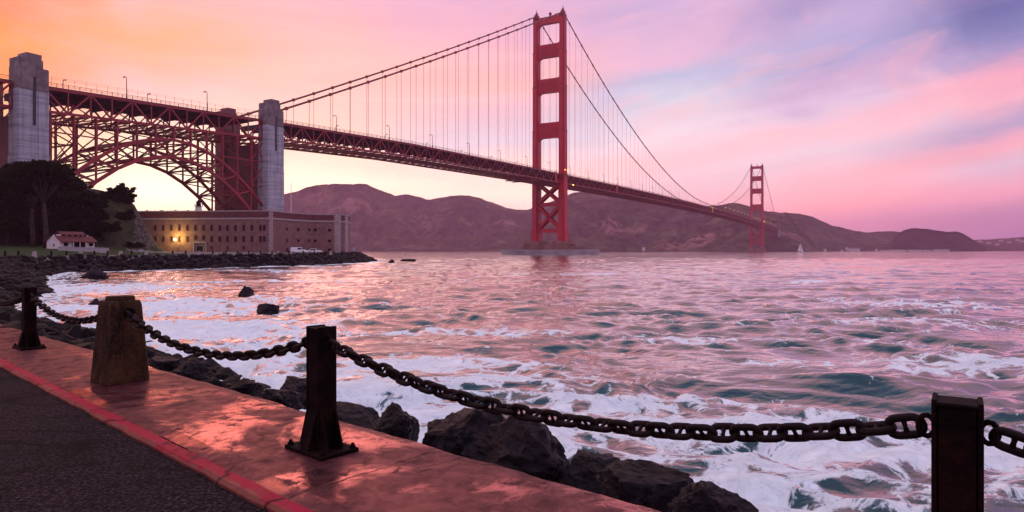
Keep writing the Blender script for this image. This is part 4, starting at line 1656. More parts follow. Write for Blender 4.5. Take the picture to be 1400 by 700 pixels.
# ------------------------------------------------------------------ rocks
def rock_material(name, c1, c2, c3, rough):
    m = bpy.data.materials.new(name)
    m.use_nodes = True
    t = NT(m.node_tree)
    p = t.n['Principled BSDF']
    P = t.new('ShaderNodeNewGeometry').outputs['Position']
    n1 = t.noise(P, 1.6, 7.0, 0.65, 0.6)
    n2 = t.noise(P, 9.0, 8.0, 0.68, 0.4)
    n4 = t.noise(P, 0.9, 4.0, 0.6)
    c = t.ramp(n2, [(0.3, c1), (0.55, c2), (0.75, c3)])
    c = t.mix(t.mapr(n1, 0.5, 0.66, 0.0, 0.75), c, tuple(v * 0.5 for v in c1))
    up = t.new('ShaderNodeSeparateXYZ')
    t.l.new(t.new('ShaderNodeNewGeometry').outputs['Normal'], up.inputs[0])
    moss = t.math('MULTIPLY', t.mapr(n4, 0.55, 0.7), t.mapr(up.outputs[2], 0.4, 0.9))
    c = t.mix(t.math('MULTIPLY', moss, 0.7), c, (0.022, 0.015, 0.006))
    t.l.new(c, p.inputs['Base Color'])
    t.l.new(t.mapr(n1, 0.3, 0.7, rough - 0.15, rough + 0.2), p.inputs['Roughness'])
    p.inputs['Specular IOR Level'].default_value = 0.12
    b = t.new('ShaderNodeBump')
    b.inputs['Strength'].default_value = 0.9
    b.inputs['Distance'].default_value = 0.09
    t.l.new(t.math('ADD', n2, t.math('MULTIPLY', t.noise(P, 26.0, 6.0, 0.7, 0.3), 0.4)), b.inputs['Height'])
    t.l.new(b.outputs[0], p.inputs['Normal'])
    return m


ROCKM = rock_material('wet_boulder', (0.005, 0.0036, 0.0055), (0.018, 0.0125, 0.019), (0.055, 0.038, 0.048), 0.42)
ROCKF = rock_material('riprap_rock', (0.003, 0.002, 0.0028), (0.010, 0.0065, 0.009), (0.030, 0.019, 0.023), 0.6)


def rock_mesh(seed, sub, m, facets=12, nz=0.10, smooth=True):
    bm = bmesh.new()
    bmesh.ops.create_icosphere(bm, subdivisions=sub, radius=1.0)
    co = np.array([v.co[:] for v in bm.verts])
    g = np.random.default_rng(seed)
    for k in range(facets):
        n = g.normal(size=3)
        n /= np.linalg.norm(n)
        d = g.uniform(0.46, 0.86)
        q = co @ n - d
        co = co - np.outer(np.clip(q, 0, None), n) * 0.96
    f = fbm(co[:, 0] * 1.7 + seed, co[:, 1] * 1.7, co[:, 2] * 1.7, 5, 0.55) - 0.5
    r = np.abs(fbm(co[:, 0] * 2.6 - seed, co[:, 1] * 2.6, co[:, 2] * 2.6 + 4, 4, 0.6) - 0.5)
    r2 = np.abs(fbm(co[:, 0] * 6.5 + seed, co[:, 1] * 6.5, co[:, 2] * 6.5 + 9, 3, 0.6) - 0.5)
    co = co * (1 + nz * 2.6 * f + nz * (r - 0.1) * 1.8 + nz * 0.7 * (r2 - 0.1))[:, None]
    for v, c in zip(bm.verts, co):
        v.co = c
    me = bpy.data.meshes.new('boulder')
    bm.to_mesh(me)
    bm.free()
    me.materials.append(m)
    me.polygons.foreach_set('use_smooth', [smooth] * len(me.polygons))
    return me


def rock(me, loc, size, rot, name='boulder'):
    o = bpy.data.objects.new(name, me)
    C.objects.link(o)
    o.location = loc
    o.scale = size
    o.rotation_euler = rot
    return o


NEARR = [rock_mesh(100 + k, 5, ROCKM, 22, 0.24, False) for k in range(6)]
big = [  # px, py centre, depth, half width, depth half, half height, yaw, mesh, label
    (540, 587, 6.35, 0.33, 0.35, 0.24, 0.4, 0, 'dark angular boulder just right of the middle iron post, behind the pavement edge'),
    (620, 608, 6.05, 0.40, 0.42, 0.32, 1.2, 1, 'tall dark boulder second right of the middle iron post'),
    (715, 628, 5.55, 0.56, 0.40, 0.25, -0.5, 2, 'largest dark boulder with a sloping pinkish face under the long chain'),
    (880, 671, 4.75, 0.42, 0.36, 0.24, -0.3, 3, 'black wet boulder under the long chain at the end of the pavement edge'),
    (975, 698, 4.25, 0.22, 0.25, 0.18, 0.7, 4, 'small black boulder at the bottom edge, right of the black wet one'),
    (810, 652, 5.3, 0.26, 0.3, 0.20, 0.2, 5, 'low dark boulder squeezed between the largest and the black wet boulder'),
    (482, 573, 6.75, 0.34, 0.3, 0.13, 0.1, 4, 'flat mossy boulder directly behind the foot of the middle iron post'),
    (412, 533, 8.3, 0.30, 0.3, 0.17, 0.9, 5, 'round dark boulder peeping out left of the middle iron post'),
    (385, 546, 7.55, 0.34, 0.26, 0.13, -0.4, 1, 'greenish flat boulder at the pavement edge, left of the middle iron post'),
    (335, 531, 8.1, 0.28, 0.26, 0.12, 0.5, 0, 'mossy low boulder below the lowest links of the second chain'),
    (264, 511, 9.0, 0.32, 0.3, 0.14, -0.6, 2, 'slanting wet rock at the pavement edge right of the concrete block'),
    (226, 497, 9.8, 0.28, 0.28, 0.12, 0.3, 3, 'flat wet rock closest to the concrete block on its right'),
]
for (x, y, Z, a, b_, c_, yaw, k, lab) in big:
    o = rock(NEARR[k], px(x, y, Z), (a * 1.2, b_ * 1.2, c_ * 1.25), (0.1 * k - 0.2, 0.07 * k, yaw))
    tag(o, lab, 'boulder', 'boulders along the near pavement edge')
sea_rocks = [
    (129, 383, 4, 2.4, 1.7, 1.5, 'dark pointed boulder in the foam near the left shore'),
    (335, 406, 0, 1.0, 0.8, 0.55, 'small dark rock in the water left of the lower one'),
    (366, 430, 0, 1.0, 0.85, 0.66, 'flat dark rock awash in the water, lowest of the cove rocks'),
    (131, 420, 2, 0.75, 0.6, 0.5, 'rounded dark rock in the foam above the concrete block'),
    (536, 359.5, 0, 2.0, 1.5, 0.7, 'tiny dark rock off the tip of the breakwater'),
    (560, 358, 0, 3.2, 2.0, 1.0, 'dark reef rock farthest off the tip of the breakwater'),
    (573, 452, 0, 0.1, 0.1, 0.05, None),
]
for i, (x, y, dy, a, b_, c_, lab) in enumerate(sea_rocks):
    if lab is None:
        continue
    Z = EYE * FPX / (y - HY)
    p = px(x, y, Z)
    o = rock(NEARR[(i * 2) % 6], (p.x, p.y, 0.22 * c_), (a * 1.2, b_, c_ * 1.45), (0, 0, i * 1.3))
    tag(o, lab, 'boulder', 'rocks in the water of the cove')

# riprap: near bank on the left, then the sea wall curving round to the fort
RIP = [rock_mesh(200 + k, 3, ROCKF, 13, 0.13) for k in range(10)]
line = [sn(s, EDGE, 0) for s in np.linspace(-5, -58, 54)] + [Vector((x, y, 0)) for x, y in SHORE[:12]]
seg = []
acc = 0.0
for a, b in zip(line[:-1], line[1:]):
    L = (b - a).length
    seg.append((acc, L, a, (b - a) / L))
    acc += L


def along(s):
    for s0, L, a, d in seg:
        if s <= s0 + L:
            return a + d * (s - s0), Vector((d.y, -d.x, 0))
    s0, L, a, d = seg[-1]
    return a + d * L, Vector((d.y, -d.x, 0))


cand = []
s = 0.0
g = np.random.default_rng(11)
while s < acc:
    p, o_ = along(s)
    q, o2 = along(min(acc, s + 6))
    out_ = (o_ + o2).normalized()
    dist = p.length
    size = float(np.interp(dist, [6, 14, 40, 100, 250], [0.34, 0.5, 0.9, 1.15, 1.5]))
    width = float(np.interp(dist, [6, 9, 13, 18, 30, 50, 100, 130, 160, 250], [0.6, 1.6, 6.0, 7.6, 8.6, 8.4, 7.0, 7.5, 5.5, 7.0]))
    lat_ = 0.15
    while lat_ < width:
        f = lat_ / width
        z = 3.0 * (1 - f) ** 1.15 - 0.15 * f - (0.25 if dist < 40 else 0.0) * (1 - f)
        if dist < 13:
            z = min(z, PZ - 0.15 - 0.35 * lat_)
        k = size * g.uniform(0.7, 1.35)
        pp = p + out_ * (lat_ + g.uniform(-0.2, 0.2) * size)
        cand.append((Vector((pp.x + g.uniform(-.3, .3) * size, pp.y + g.uniform(-.3, .3) * size, z + g.uniform(-0.25, 0.3) * size * 0.6)), k, g.integers(0, 10), tuple(g.uniform(0, 6.28, 3))))
        lat_ += size * g.uniform(0.75, 1.15)
    s += size * 0.95


def in_view(p):
    x = 700 + FPX * p.x / max(p.y, 0.1)
    return -25 < x < 540


vis = [c for c in cand if in_view(c[0])]
oth = [c for c in cand if not in_view(c[0])]
vis.sort(key=lambda c: -c[1] / c[0].y)
RL = 'riprap boulders piled along the shore'
for (p, k, mi, rt) in vis[:286]:
    if p.length < 40:
        lab = 'dark riprap boulder heaped below the pavement at the left'
    elif p.length < 100:
        lab = 'dark riprap boulder in the heap along the left shore of the cove'
    else:
        lab = 'dark riprap boulder in the sloping sea wall below the promenade'
    o = rock(RIP[mi], p, (k * 0.78, k * 0.66, k * 0.52), (rt[0] * 0.15, rt[1] * 0.15, rt[2]), 'riprap_boulder')
    tag(o, lab, 'boulder', RL)
rest = MB()
lowm = [rock_mesh(300 + k, 2, ROCKF, 8, 0.06) for k in range(5)]
low = [(np.array([v.co[:] for v in me.vertices]), [tuple(f.vertices) for f in me.polygons]) for me in lowm]
for (p, k, mi, rt) in vis[286:] + oth:
    co, fs = low[mi % 5]
    mt = np.array((Matrix.Rotation(rt[2], 3, 'Z') @ Matrix.Rotation(rt[0] * 0.15, 3, 'X')))
    v = (co * np.array((k * 0.78, k * 0.66, k * 0.52))) @ mt.T + np.array(p)
    rest.add([tuple(a) for a in v], fs)
o = rest.build('riprap', ROCKF, smooth=True)
tag(o, 'mass of smaller dark rocks filling the sea wall along the shore', 'riprap', kind='stuff')
for me in lowm:
    bpy.data.meshes.remove(me)

# ------------------------------------------------------------------ the brick fort
FZ = 3.55                                           # ground at the fort
FT = 18.6


def build_fort():
    pl = [px(150, 343, 243), px(371, 343, 238), px(400, 343, 252), px(428, 343, 261), px(462, 343, 264), px(475, 343, 268), px(479, 343, 276)]
    pl = [Vector((p.x, p.y, 0)) for p in pl]
    back = [Vector((-80, 300, 0)), Vector((-140, 305, 0)), Vector((-150, 300, 0))]
    ring = pl + back
    root = thing('brick_fort', 'long red brick fort with rows of small windows on the point under the arch', 'fort', (pl[1].x, pl[1].y, FZ))
    o0 = root.location

    def loc(p, z):
        return (p.x - o0.x, p.y - o0.y, z - o0.z)
    n = len(ring)
    cen = sum(ring, Vector()) / n

    def ringoff(d):
        res = []
        for i, p in enumerate(ring):
            a, b = ring[i - 1], ring[(i + 1) % n]
            t1, t2 = (p - a).normalized(), (b - p).normalized()
            nn = Vector((t1.y + t2.y, -(t1.x + t2.x), 0)).normalized()
            res.append(p + nn * d)
        return res

    def solid(d, z0, z1, mats, name):
        r_ = ringoff(d)
        m = MB()
        m.add([loc(p, z0) for p in r_] + [loc(p, z1) for p in r_], [tuple(range(n - 1, -1, -1)), tuple(range(n, 2 * n))] + [(i, (i + 1) % n, n + (i + 1) % n, n + i) for i in range(n)])
        return m.build(name, mats, root)
    body = solid(0.0, FZ - 4, 15.6, BRICK, 'wall')
    solid(0.28, 15.55, 16.15, GRANITE, 'cornice')
    solid(0.06, 16.15, FT - 0.25, BRICK2, 'parapet')
    solid(0.22, FT - 0.25, FT + 0.15, GRANITE, 'coping')
    # granite quoins at the corners
    for idx, wd in ((1, 1.0), (4, 1.6), (5, 1.5)):
        p = ring[idx]
        t1, t2 = (p - ring[idx - 1]).normalized(), (ring[idx + 1] - p).normalized()
        m = MB()
        k = 0
        z = FZ - 0.5
        while z < 18.2:
            w = wd * (1.0 if k % 2 else 0.72)
            for d in (-t1, t2):
                nn = Vector((d.y, -d.x, 0))
                if nn.dot(-p) < 0:
                    nn = -nn
                a = p + nn * 0.10
                b = a + d * w
                c = b - nn * 0.4
                e = a - nn * 0.4
                m.add([loc(q, z) for q in (a, b, c, e)] + [loc(q, z + 0.55) for q in (a, b, c, e)], [(3, 2, 1, 0), (4, 5, 6, 7), (0, 1, 5, 4), (1, 2, 6, 5), (2, 3, 7, 6), (3, 0, 4, 7)])
            z += 0.57
            k += 1
        m.build('quoin', GRANITE, root)

    def opening(a, b, t, z, w, h, name='window', frame=True, fm=None):
        p = a.lerp(b, t)
        d = (b - a).normalized()
        nn = Vector((d.y, -d.x, 0))
        if nn.dot(-p) < 0:
            nn = -nn
        m = MB()
        ang = math.atan2(d.y, d.x)
        rot = Matrix.Rotation(ang, 3, 'Z')
        f = MB()
        c = Vector(loc(p, z)) + nn * 0.03
        th = 0.22
        for sx in (-1, 1):
            f.box(c + d * (sx * (w / 2 + th / 2)), (th, 0.22, h + 2 * th), 0, rot)
        for sz in (-1, 1):
            f.box(c + Vector((0, 0, sz * (h / 2 + th / 2))), (w, 0.22, th), 0, rot)
        fo = f.build(name, fm or BRICK2, root)
        m.box(Vector(loc(p, z)) - nn * 0.0 + nn * 0.02, (w, 0.12, h), 0, rot)
        m.build('opening', DARKGL, fo)
        return fo
    a, b = pl[0], pl[1]
    L = (b - a).length
    for x in [213.5, 224.5, 235.5, 246.5, 257.5, 268.5, 279.5, 290.5, 301.5, 312, 323, 334, 345, 356.5, 361.5]:
        t = (x - 150) / (371 - 150.0)
        opening(a, b, t, 12.5, 0.62, 1.75)
        if not 269 < x < 270:
            opening(a, b, t, 8.5 if x not in (268.5, 279.5) else 9.0, 0.62, 1.75 if x not in (268.5, 279.5) else 1.4)
        if 285 < x < 350 and int(x) % 2 == 0:
            opening(a, b, t, 5.4, 0.3, 0.9)
    opening(a, b, (274.5 - 150) / 221.0, 5.0, 2.4, 2.1, 'gate', fm=GRANITE)
    m = MB()
    p = a.lerp(b, (274.5 - 150) / 221.0)
    m.box(Vector(loc(p, 7.15)) + Vector((0, -0.25, 0)), (5.0, 0.5, 0.4))
    m.box(Vector(loc(p, 7.5)) + Vector((0, -0.25, 0)), (4.2, 0.4, 0.3))
    for s_ in (-1, 1):
        m.box(Vector(loc(p, 5.2)) + Vector((s_ * 2.2, -0.2, 0)), (0.5, 0.4, 3.6))
    m.build('gate_surround', GRANITE, root)
    segs = [(pl[1], pl[2], 371, 400), (pl[2], pl[3], 400, 428), (pl[3], pl[4], 428, 462)]
    for x in (392, 407.5, 422.5, 431, 450.5):
        for a_, b_, x0, x1 in segs:
            if x0 <= x <= x1:
                t = (x - x0) / (x1 - x0)
                opening(a_, b_, t, 12.4, 1.1, 1.05, fm=BRICK)
                opening(a_, b_, t, 8.2, 1.1, 1.0, fm=BRICK)
                if x in (392, 422.5, 450.5):
                    opening(a_, b_, t, 4.5, 1.3, 1.3, fm=BRICK)
    # chimneys and vents along the roof edge
    for x in (150 + 51, 220, 222, 240, 257, 320):
        q = px(x, 285, 262)
        m = MB()
        m.box((q.x - o0.x, q.y - o0.y, FT + 0.6 - o0.z), (0.5, 0.5, 1.6))
        m.box((q.x - o0.x, q.y - o0.y, FT + 1.5 - o0.z), (0.65, 0.65, 0.2))
        m.build('chimney', BRICK2, root)
    return root


build_fort()
fp = thing('flagpole', 'thin white flagpole on the fort roof right of the pylon', 'flagpole', (*px(398, 290, 270).xy, FT))
m = MB()
m.tube([(0, 0, 0), (0, 0, 12.8)], [0.16, 0.09], 8)
m.build('pole', WHITEP, fp)
m = MB()
m.lathe([(0.05, 0), (0.2, 0.12), (0.2, 0.25), (0.05, 0.38)], 8, 0, (0, 0, 12.8))
m.build('finial', WHITEP, fp)
lh = thing('lighthouse', 'tiny white lighthouse with a dark lantern on the fort roof', 'lighthouse', (*px(271.5, 286, 262).xy, FT))
m = MB()
m.lathe([(1.45, 0), (1.1, 3.0), (1.15, 3.05)], 9)
m.build('tower', WHITEP, lh)
m = MB()
m.lathe([(1.6, 3.05), (1.6, 3.2)], 9)
for k in range(9):
    a = 2 * math.pi * k / 9
    m.beam((1.5 * math.cos(a), 1.5 * math.sin(a), 3.2), (1.5 * math.cos(a), 1.5 * math.sin(a), 4.0), 0.07)
m.lathe([(1.52, 3.95), (1.52, 4.03)], 9)
m.build('gallery', DARKGL, lh)
m = MB()
m.lathe([(0.85, 3.2), (0.85, 4.6)], 9)
m.build('lantern', DARKGL, lh)
m = MB()
m.lathe([(1.1, 4.6), (0.8, 5.0), (0.25, 5.4), (0.12, 5.9)], 9)
m.build('roof', DARKGL, lh)

# flood lamp on a mast in front of the fort, lit
fl = thing('flood_lamp', 'bright yellow flood lamp lit on a pole against the fort wall', 'lamp', px(239.5, 343, 238.4))
fl.location.z = 3.6
m = MB()
m.tube([(0, 0, 0), (0, 0, 4.6)], [0.09, 0.06], 8)
m.build('pole', STEELG, fl)
m = MB()
m.lathe([(0.08, -0.4), (0.34, -0.2), (0.4, 0.1), (0.12, 0.36)], 10, 0, (0, 0, 4.7))
m.build('bulb', FLOOD, fl, smooth=True)
pt = bpy.data.lights.new('flood_light', 'POINT')
pt.energy = 3000
pt.color = (1.0, 0.72, 0.16)
pt.shadow_soft_size = 0.5
po = bpy.data.objects.new('flood_light', pt)
po.location = (0.0, -0.3, 5.3)
po.parent = fl
C.objects.link(po)


# ------------------------------------------------------------------ vehicles by the fort
def make_vehicle(name, label, loc, L, H, van, paint, rotz):
    t = thing(name, label, 'van' if van else 'car', loc, rotz, 'vehicles parked in front of the fort')
    w = 0.95
    if van:
        prof = [(-L / 2, 0.35), (L / 2, 0.35), (L / 2, 0.95), (L / 2 - 0.9, 1.2), (L / 2 - 1.6, H), (-L / 2 + 0.15, H), (-L / 2, H - 0.3)]
    else:
        prof = [(-L / 2, 0.35), (L / 2, 0.35), (L / 2, 0.8), (L / 2 - 1.0, 0.98), (L / 2 - 1.9, H), (-L / 2 + 0.8, H), (-L / 2 + 0.1, 1.0), (-L / 2, 0.8)]
    m = MB()
    m.prism(prof, -w, w, lambda a, b, tt: (a, tt, b))
    m.build('body', paint, t, bevel=0.08)
    for s in (-1, 1):
        m = MB()
        if van:
            wn = [(-0.1, 1.25), (L / 2 - 1.1, 1.25), (L / 2 - 1.65, H - 0.14), (-0.1, H - 0.14)]
        else:
            wn = [(-L / 2 + 0.5, 1.0), (L / 2 - 1.25, 1.0), (L / 2 - 1.9, H - 0.1), (-L / 2 + 0.9, H - 0.1)]
        m.prism(wn, s * w, s * (w + 0.02), lambda a, b, tt: (a, tt, b))
        m.build('side_window', DARKGL, t)
    m = MB()
    if van:
        a, b = (L / 2 - 0.95, 1.24), (L / 2 - 1.56, H - 0.08)
    else:
        a, b = (L / 2 - 1.08, 1.02), (L / 2 - 1.85, H - 0.06)
    m.prism([a, (a[0] + 0.04, a[1] + 0.02), (b[0] + 0.04, b[1] + 0.02), b], -w + 0.1, w - 0.1, lambda p, q, tt: (p, tt, q))
    m.build('windscreen', DARKGL, t)
    for x in (-L / 2 + 0.85, L / 2 - 0.85):
        for s in (-1, 1):
            m = MB()
            m.tube([(x, s * (w - 0.2), 0.34), (x, s * (w + 0.02), 0.34)], 0.34, 14)
            wh = m.build('wheel', TYRE, t)
            m = MB()
            m.tube([(x, s * (w + 0.02), 0.34), (x, s * (w + 0.035), 0.34)], 0.2, 12)
            m.build('rim', STEELG, wh)
    for s in (-1, 1):
        m = MB()
        m.span((L / 2 - 0.02, s * 0.7 - 0.16, 0.62), (L / 2 + 0.03, s * 0.7 + 0.16, 0.8))
        m.build('headlight', WHITEP, t)
    return t


q = px(409, 345, 212)
make_vehicle('parked_van', 'white panel van parked before the right wall of the fort', (q.x, q.y, 3.45), 4.9, 1.95, True, VANP, R(-6))
q = px(431, 345, 216)
make_vehicle('parked_car', 'silver white car parked just right of the white van', (q.x, q.y, 3.45), 4.3, 1.5, False, VANP, R(-4))


# ------------------------------------------------------------------ house on the lawn
def build_house():
    c = px(97, 341, 176)
    z0 = 4.5
    t = thing('small_house', 'small white house with red tiled roof below the cypress trees', 'house', (c.x, c.y, z0), R(66))
    L, W, H = 8.9, 5.6, 2.4
    m = MB()
    m.span((-L / 2, -W / 2, -1.5), (L / 2, W / 2, H))
    # gable ends
    for s in (-1, 1):
        m.prism([(-W / 2, H), (W / 2, H), (0, H + 1.6)], s * L / 2, s * (L / 2 - 0.2), lambda a, b, tt: (tt, a, b))
    m.build('wall', WHITEP, t)
    r = MB()
    for s in (-1, 1):
        r.prism([(s * (W / 2 + 0.7), H - 0.35), (s * 1.1, H + 1.15), (s * 1.1, H + 1.33), (s * (W / 2 + 0.7), H - 0.17)], -L / 2 - 0.4, L / 2 + 0.4, lambda a, b, tt: (tt, a, b))
        r.prism([(s * 1.5, H + 1.55), (0, H + 2.3), (0, H + 2.5), (s * 1.5, H + 1.75)], -L / 2 + 1.0, L / 2 - 1.4, lambda a, b, tt: (tt, a, b))
    ro = r.build('roof', ROOFR, t)
    k = MB()
    k.span((-L / 2 + 1.3, -1.05, H + 0.8), (L / 2 - 1.7, 1.05, H + 1.78))
    cl = k.build('clerestory', WHITEP, ro)
    for x in (-2.6, -1.0, 0.5, 1.9):
        m = MB()
        m.span((x - 0.35, -1.09, H + 1.25), (x + 0.35, -1.06, H + 1.6))
        m.build('pane', LAMPDIM if x > 0 else DARKGL, cl) if False else m.build('pane', DARKGL, cl)
    for x in (-3.1, 3.5):
        m = MB()
        m.span((x - 0.6, -W / 2 - 0.05, 1.0), (x + 0.6, -W / 2 + 0.02, 2.0))
        f = m.build('window', GRANITE, t)
        m = MB()
        m.span((x - 0.5, -W / 2 - 0.07, 1.08), (x + 0.5, -W / 2 - 0.045, 1.92))
        m.build('pane', DARKGL, f)
    m = MB()
    m.span((-1.4, -W / 2 - 0.04, 0.0), (1.9, -W / 2 + 0.02, 2.15))
    m.build('porch_opening', DARKGL, t)
    for x in (-1.5, 0.2, 2.0):
        m = MB()
        m.span((x - 0.08, -W / 2 - 0.65, 0), (x + 0.08, -W / 2 - 0.5, 2.2))
        m.build('porch_post', WHITEP, t)
    m = MB()
    m.span((-L / 2 - 0.03, -0.4, 1.0), (-L / 2 + 0.02, 0.1, 1.6))
    m.build('vent', DARKGL, t)


build_house()
a, b = px(80, 341, 166), px(148, 341, 166)
m = MB()
m.beam((a.x, a.y, 4.55), (b.x, b.y, 4.2), 0.4, 1.5)
m.beam((a.x, a.y, 5.35), (b.x, b.y, 5.0), 0.55, 0.14)
o = m.build('low_wall', mat('whitewashed_wall', (0.42, 0.41, 0.42), (0.34, 0.33, 0.34), rough=0.9, scale=0.6))
tag(o, 'low whitewashed wall in front of the small house', 'wall')

# notice boards and clutter on the promenade
for (x, y, Z, w, h, lab, mt) in ((193, 349, 158, 1.1, 0.6, 'small grey notice board on the promenade left of the fort gate', STEELG), (484, 346, 236, 1.3, 1.5, 'pale grey notice board at the right corner of the fort', STEELG)):
    q = px(x, y, Z)
    t = thing('notice_board', lab, 'sign', (q.x, q.y, 3.4))
    m = MB()
    m.span((-w / 2, -0.05, 0.7), (w / 2, 0.05, 0.7 + h))
    m.build('panel', mt, t)
    for s in (-1, 1):
        m = MB()
        m.span((s * w * 0.42 - 0.05, -0.04 + 0.1, -0.3), (s * w * 0.42 + 0.05, 0.04 + 0.1, 0.7 + h))
        m.build('leg', DARKGL, t)
# far fence posts along the promenade
m = MB()
m.span((-0.13, -0.13, -0.3), (0.13, 0.13, 1.0))
m.span((-0.16, -0.16, 1.0), (0.16, 0.16, 1.06))
m.prism([(-0.30, 0), (0.30, 0), (0.13, 0.35), (-0.13, 0.35)], -0.12, 0.12, lambda a, b, tt: (a, tt, b))
fpm = m.mesh('far_iron_post', RUST)
m = MB()
m.add([(s1 * r, s2 * r, z) for r, z in ((0.36, -0.3), (0.24, 0.95)) for s1, s2 in ((-1, -1), (1, -1), (1, 1), (-1, 1))], [(3, 2, 1, 0), (4, 5, 6, 7), (0, 1, 5, 4), (1, 2, 6, 5), (2, 3, 7, 6), (3, 0, 4, 7)])
m.span((-0.16, -0.16, 0.95), (0.16, 0.16, 1.03))
blm = m.mesh('far_concrete_post', GRANITE)
dp = [(7, 'i'), (25, 'i'), (47, 'c'), (70, 'i'), (91, 'i'), (110, 'c'), (129, 'i'), (147, 'i'), (165, 'c'), (180, 'i'), (200, 'c'), (236, 'i'), (254, 'i'), (272, 'c'), (291, 'i'), (309, 'i'), (325, 'i'), (340, 'i'), (356, 'i'), (372, 'i'), (380, 'c'), (395, 'i'), (415, 'i'), (430, 'i'), (446, 'i'), (452, 'c'), (468, 'i')]
names_i = ['far left', 'left of the house']
ci = ii = 0
for x, kd in dp:
    Z = interp(x, [(0, 124), (74, 134), (100, 138), (195, 150), (302, 174), (377, 186), (446, 207), (480, 225)])
    q = px(x, 349, Z - 0.0)
    back_ = Vector((q.x, q.y, 0)).normalized() * 2.6
    o = bpy.data.objects.new('fence_post', fpm if kd == 'i' else blm)
    C.objects.link(o)
    o.location = (q.x + back_.x, q.y + back_.y, 3.3)
    if kd == 'i':
        lab = 'small dark fence post on the far promenade, %s dark one from the left' % ORD[ii]
        ii += 1
    else:
        lab = 'small pale block post on the far promenade, %s pale one from the left' % ORD[ci]
        ci += 1
    tag(o, lab, 'bollard', 'fence posts along the far promenade')


# ------------------------------------------------------------------ trees and shrubs
def leaf_cloud(mb, c, rx, ry, rz, n, size, g, flat=0.0):
    d = g.normal(size=(n, 3))
    d /= np.linalg.norm(d, axis=1)[:, None]
    r = g.uniform(0.25, 1.0, n) ** 0.6
    P_ = np.array(c) + d * r[:, None] * np.array((rx, ry, rz))
    a = g.normal(size=(n, 3))
    a /= np.linalg.norm(a, axis=1)[:, None]
    a[:, 2] *= (1 - flat)
    b = np.cross(a, g.normal(size=(n, 3)))
    b /= np.linalg.norm(b, axis=1)[:, None] + 1e-9
    s = size * g.uniform(0.55, 1.3, n)[:, None]
    o = len(mb.v)
    V = np.stack([P_ - a * s, P_ + b * s * 0.4, P_ + a * s, P_ - b * s * 0.4], 1).reshape(-1, 3)
    mb.v.extend(map(tuple, V))
    mb.f.extend([(o + 4 * i, o + 4 * i + 1, o + 4 * i + 2, o + 4 * i + 3) for i in range(n)])
    mb.m.extend([0] * n)


def tree(name, label, cat, base, trunks, clumps, leaf, lm, seed, group=None, n=150):
    g = np.random.default_rng(seed)
    t = thing(name, label, cat, base, 0, group)
    B = Vector(base)
    m = MB()
    for pts, r0, r1 in trunks:
        k = len(pts)
        m.tube([Vector(p) - B for p in pts], [r0 + (r1 - r0) * i / (k - 1) for i in range(k)], 9)
    m.build('trunk', TRUNK, t, smooth=True)
    cm = MB()
    for c, rx, ry, rz in clumps:
        leaf_cloud(cm, Vector(c) - B, rx, ry, rz, int(n * (0.5 + 0.5 * rx / 3.0)), leaf, g, 0.3)
    cm.build('crown', lm, t)
    return t


def gz(x, Z):
    X = (x - 700) / FPX * Z
    return float(ground_h(np.array([X]), np.array([Z]))[0])


TG = 'dark cypress trees at the left'


def cypress(x, Z, ytop, wpx, label, seed, fork=True, low=None, lean=0.0, dens=1.0):
    """umbrella-shaped cypress: foliage plates on forked limbs"""
    g = np.random.default_rng(seed)
    b = px(x, 340, Z)
    b.z = gz(x, Z) - 0.3
    H = px(x, ytop, Z).z - b.z
    W = wpx / FPX * Z / 2
    top = b + Vector((lean, 0, H))
    fk = b + Vector((lean * 0.3, 0, H * 0.52))
    trunks = [([b, b + Vector((0.25, 0, H * 0.2)), b + Vector((-0.1, 0, H * 0.36)), fk], 0.62, 0.46)]
    clumps = []
    low = 0.5 if low is None else low
    k = 11
    for i in range(k):
        a = 2 * math.pi * i / k + g.uniform(-0.3, 0.3)
        rr = W * g.uniform(0.45, 0.9)
        e = b + Vector((lean + rr * math.cos(a), rr * 0.8 * math.sin(a), H * g.uniform(max(low, 0.55), 0.93)))
        mid = fk.lerp(e, 0.5) + Vector((0, 0, H * 0.06))
        if fork:
            trunks.append(([fk, mid, e], 0.30, 0.08))
        clumps.append((e, W * g.uniform(0.30, 0.45), W * g.uniform(0.30, 0.45), H * g.uniform(0.045, 0.075)))
    for i in range(int(16 * dens)):
        a = g.uniform(0, 6.28)
        rr = W * math.sqrt(g.uniform(0, 1)) * 0.95
        f = g.uniform(low, 0.96)
        rr *= 1.0 - 0.35 * max(0, f - 0.75) / 0.25
        c = b + Vector((lean + rr * math.cos(a), rr * 0.8 * math.sin(a), H * f))
        clumps.append((c, W * g.uniform(0.26, 0.46), W * g.uniform(0.26, 0.46), H * g.uniform(0.04, 0.08)))
    clumps.append((top - Vector((0, 0, H * 0.05)), W * 0.6, W * 0.6, H * 0.05))
    for i in range(26):
        a = g.uniform(0, 6.28)
        f = g.uniform(max(low, 0.3), 0.97)
        rr = W * g.uniform(0.85, 1.15) * (1.0 - 0.3 * max(0, f - 0.75) / 0.25)
        c = b + Vector((lean + rr * math.cos(a), rr * 0.8 * math.sin(a), H * f))
        clumps.append((c, W * g.uniform(0.10, 0.18), W * 0.12, H * g.uniform(0.012, 0.025)))
    return tree('cypress_tree', label, 'tree', tuple(b), trunks, clumps, 0.5, LEAF, seed, TG, 430)


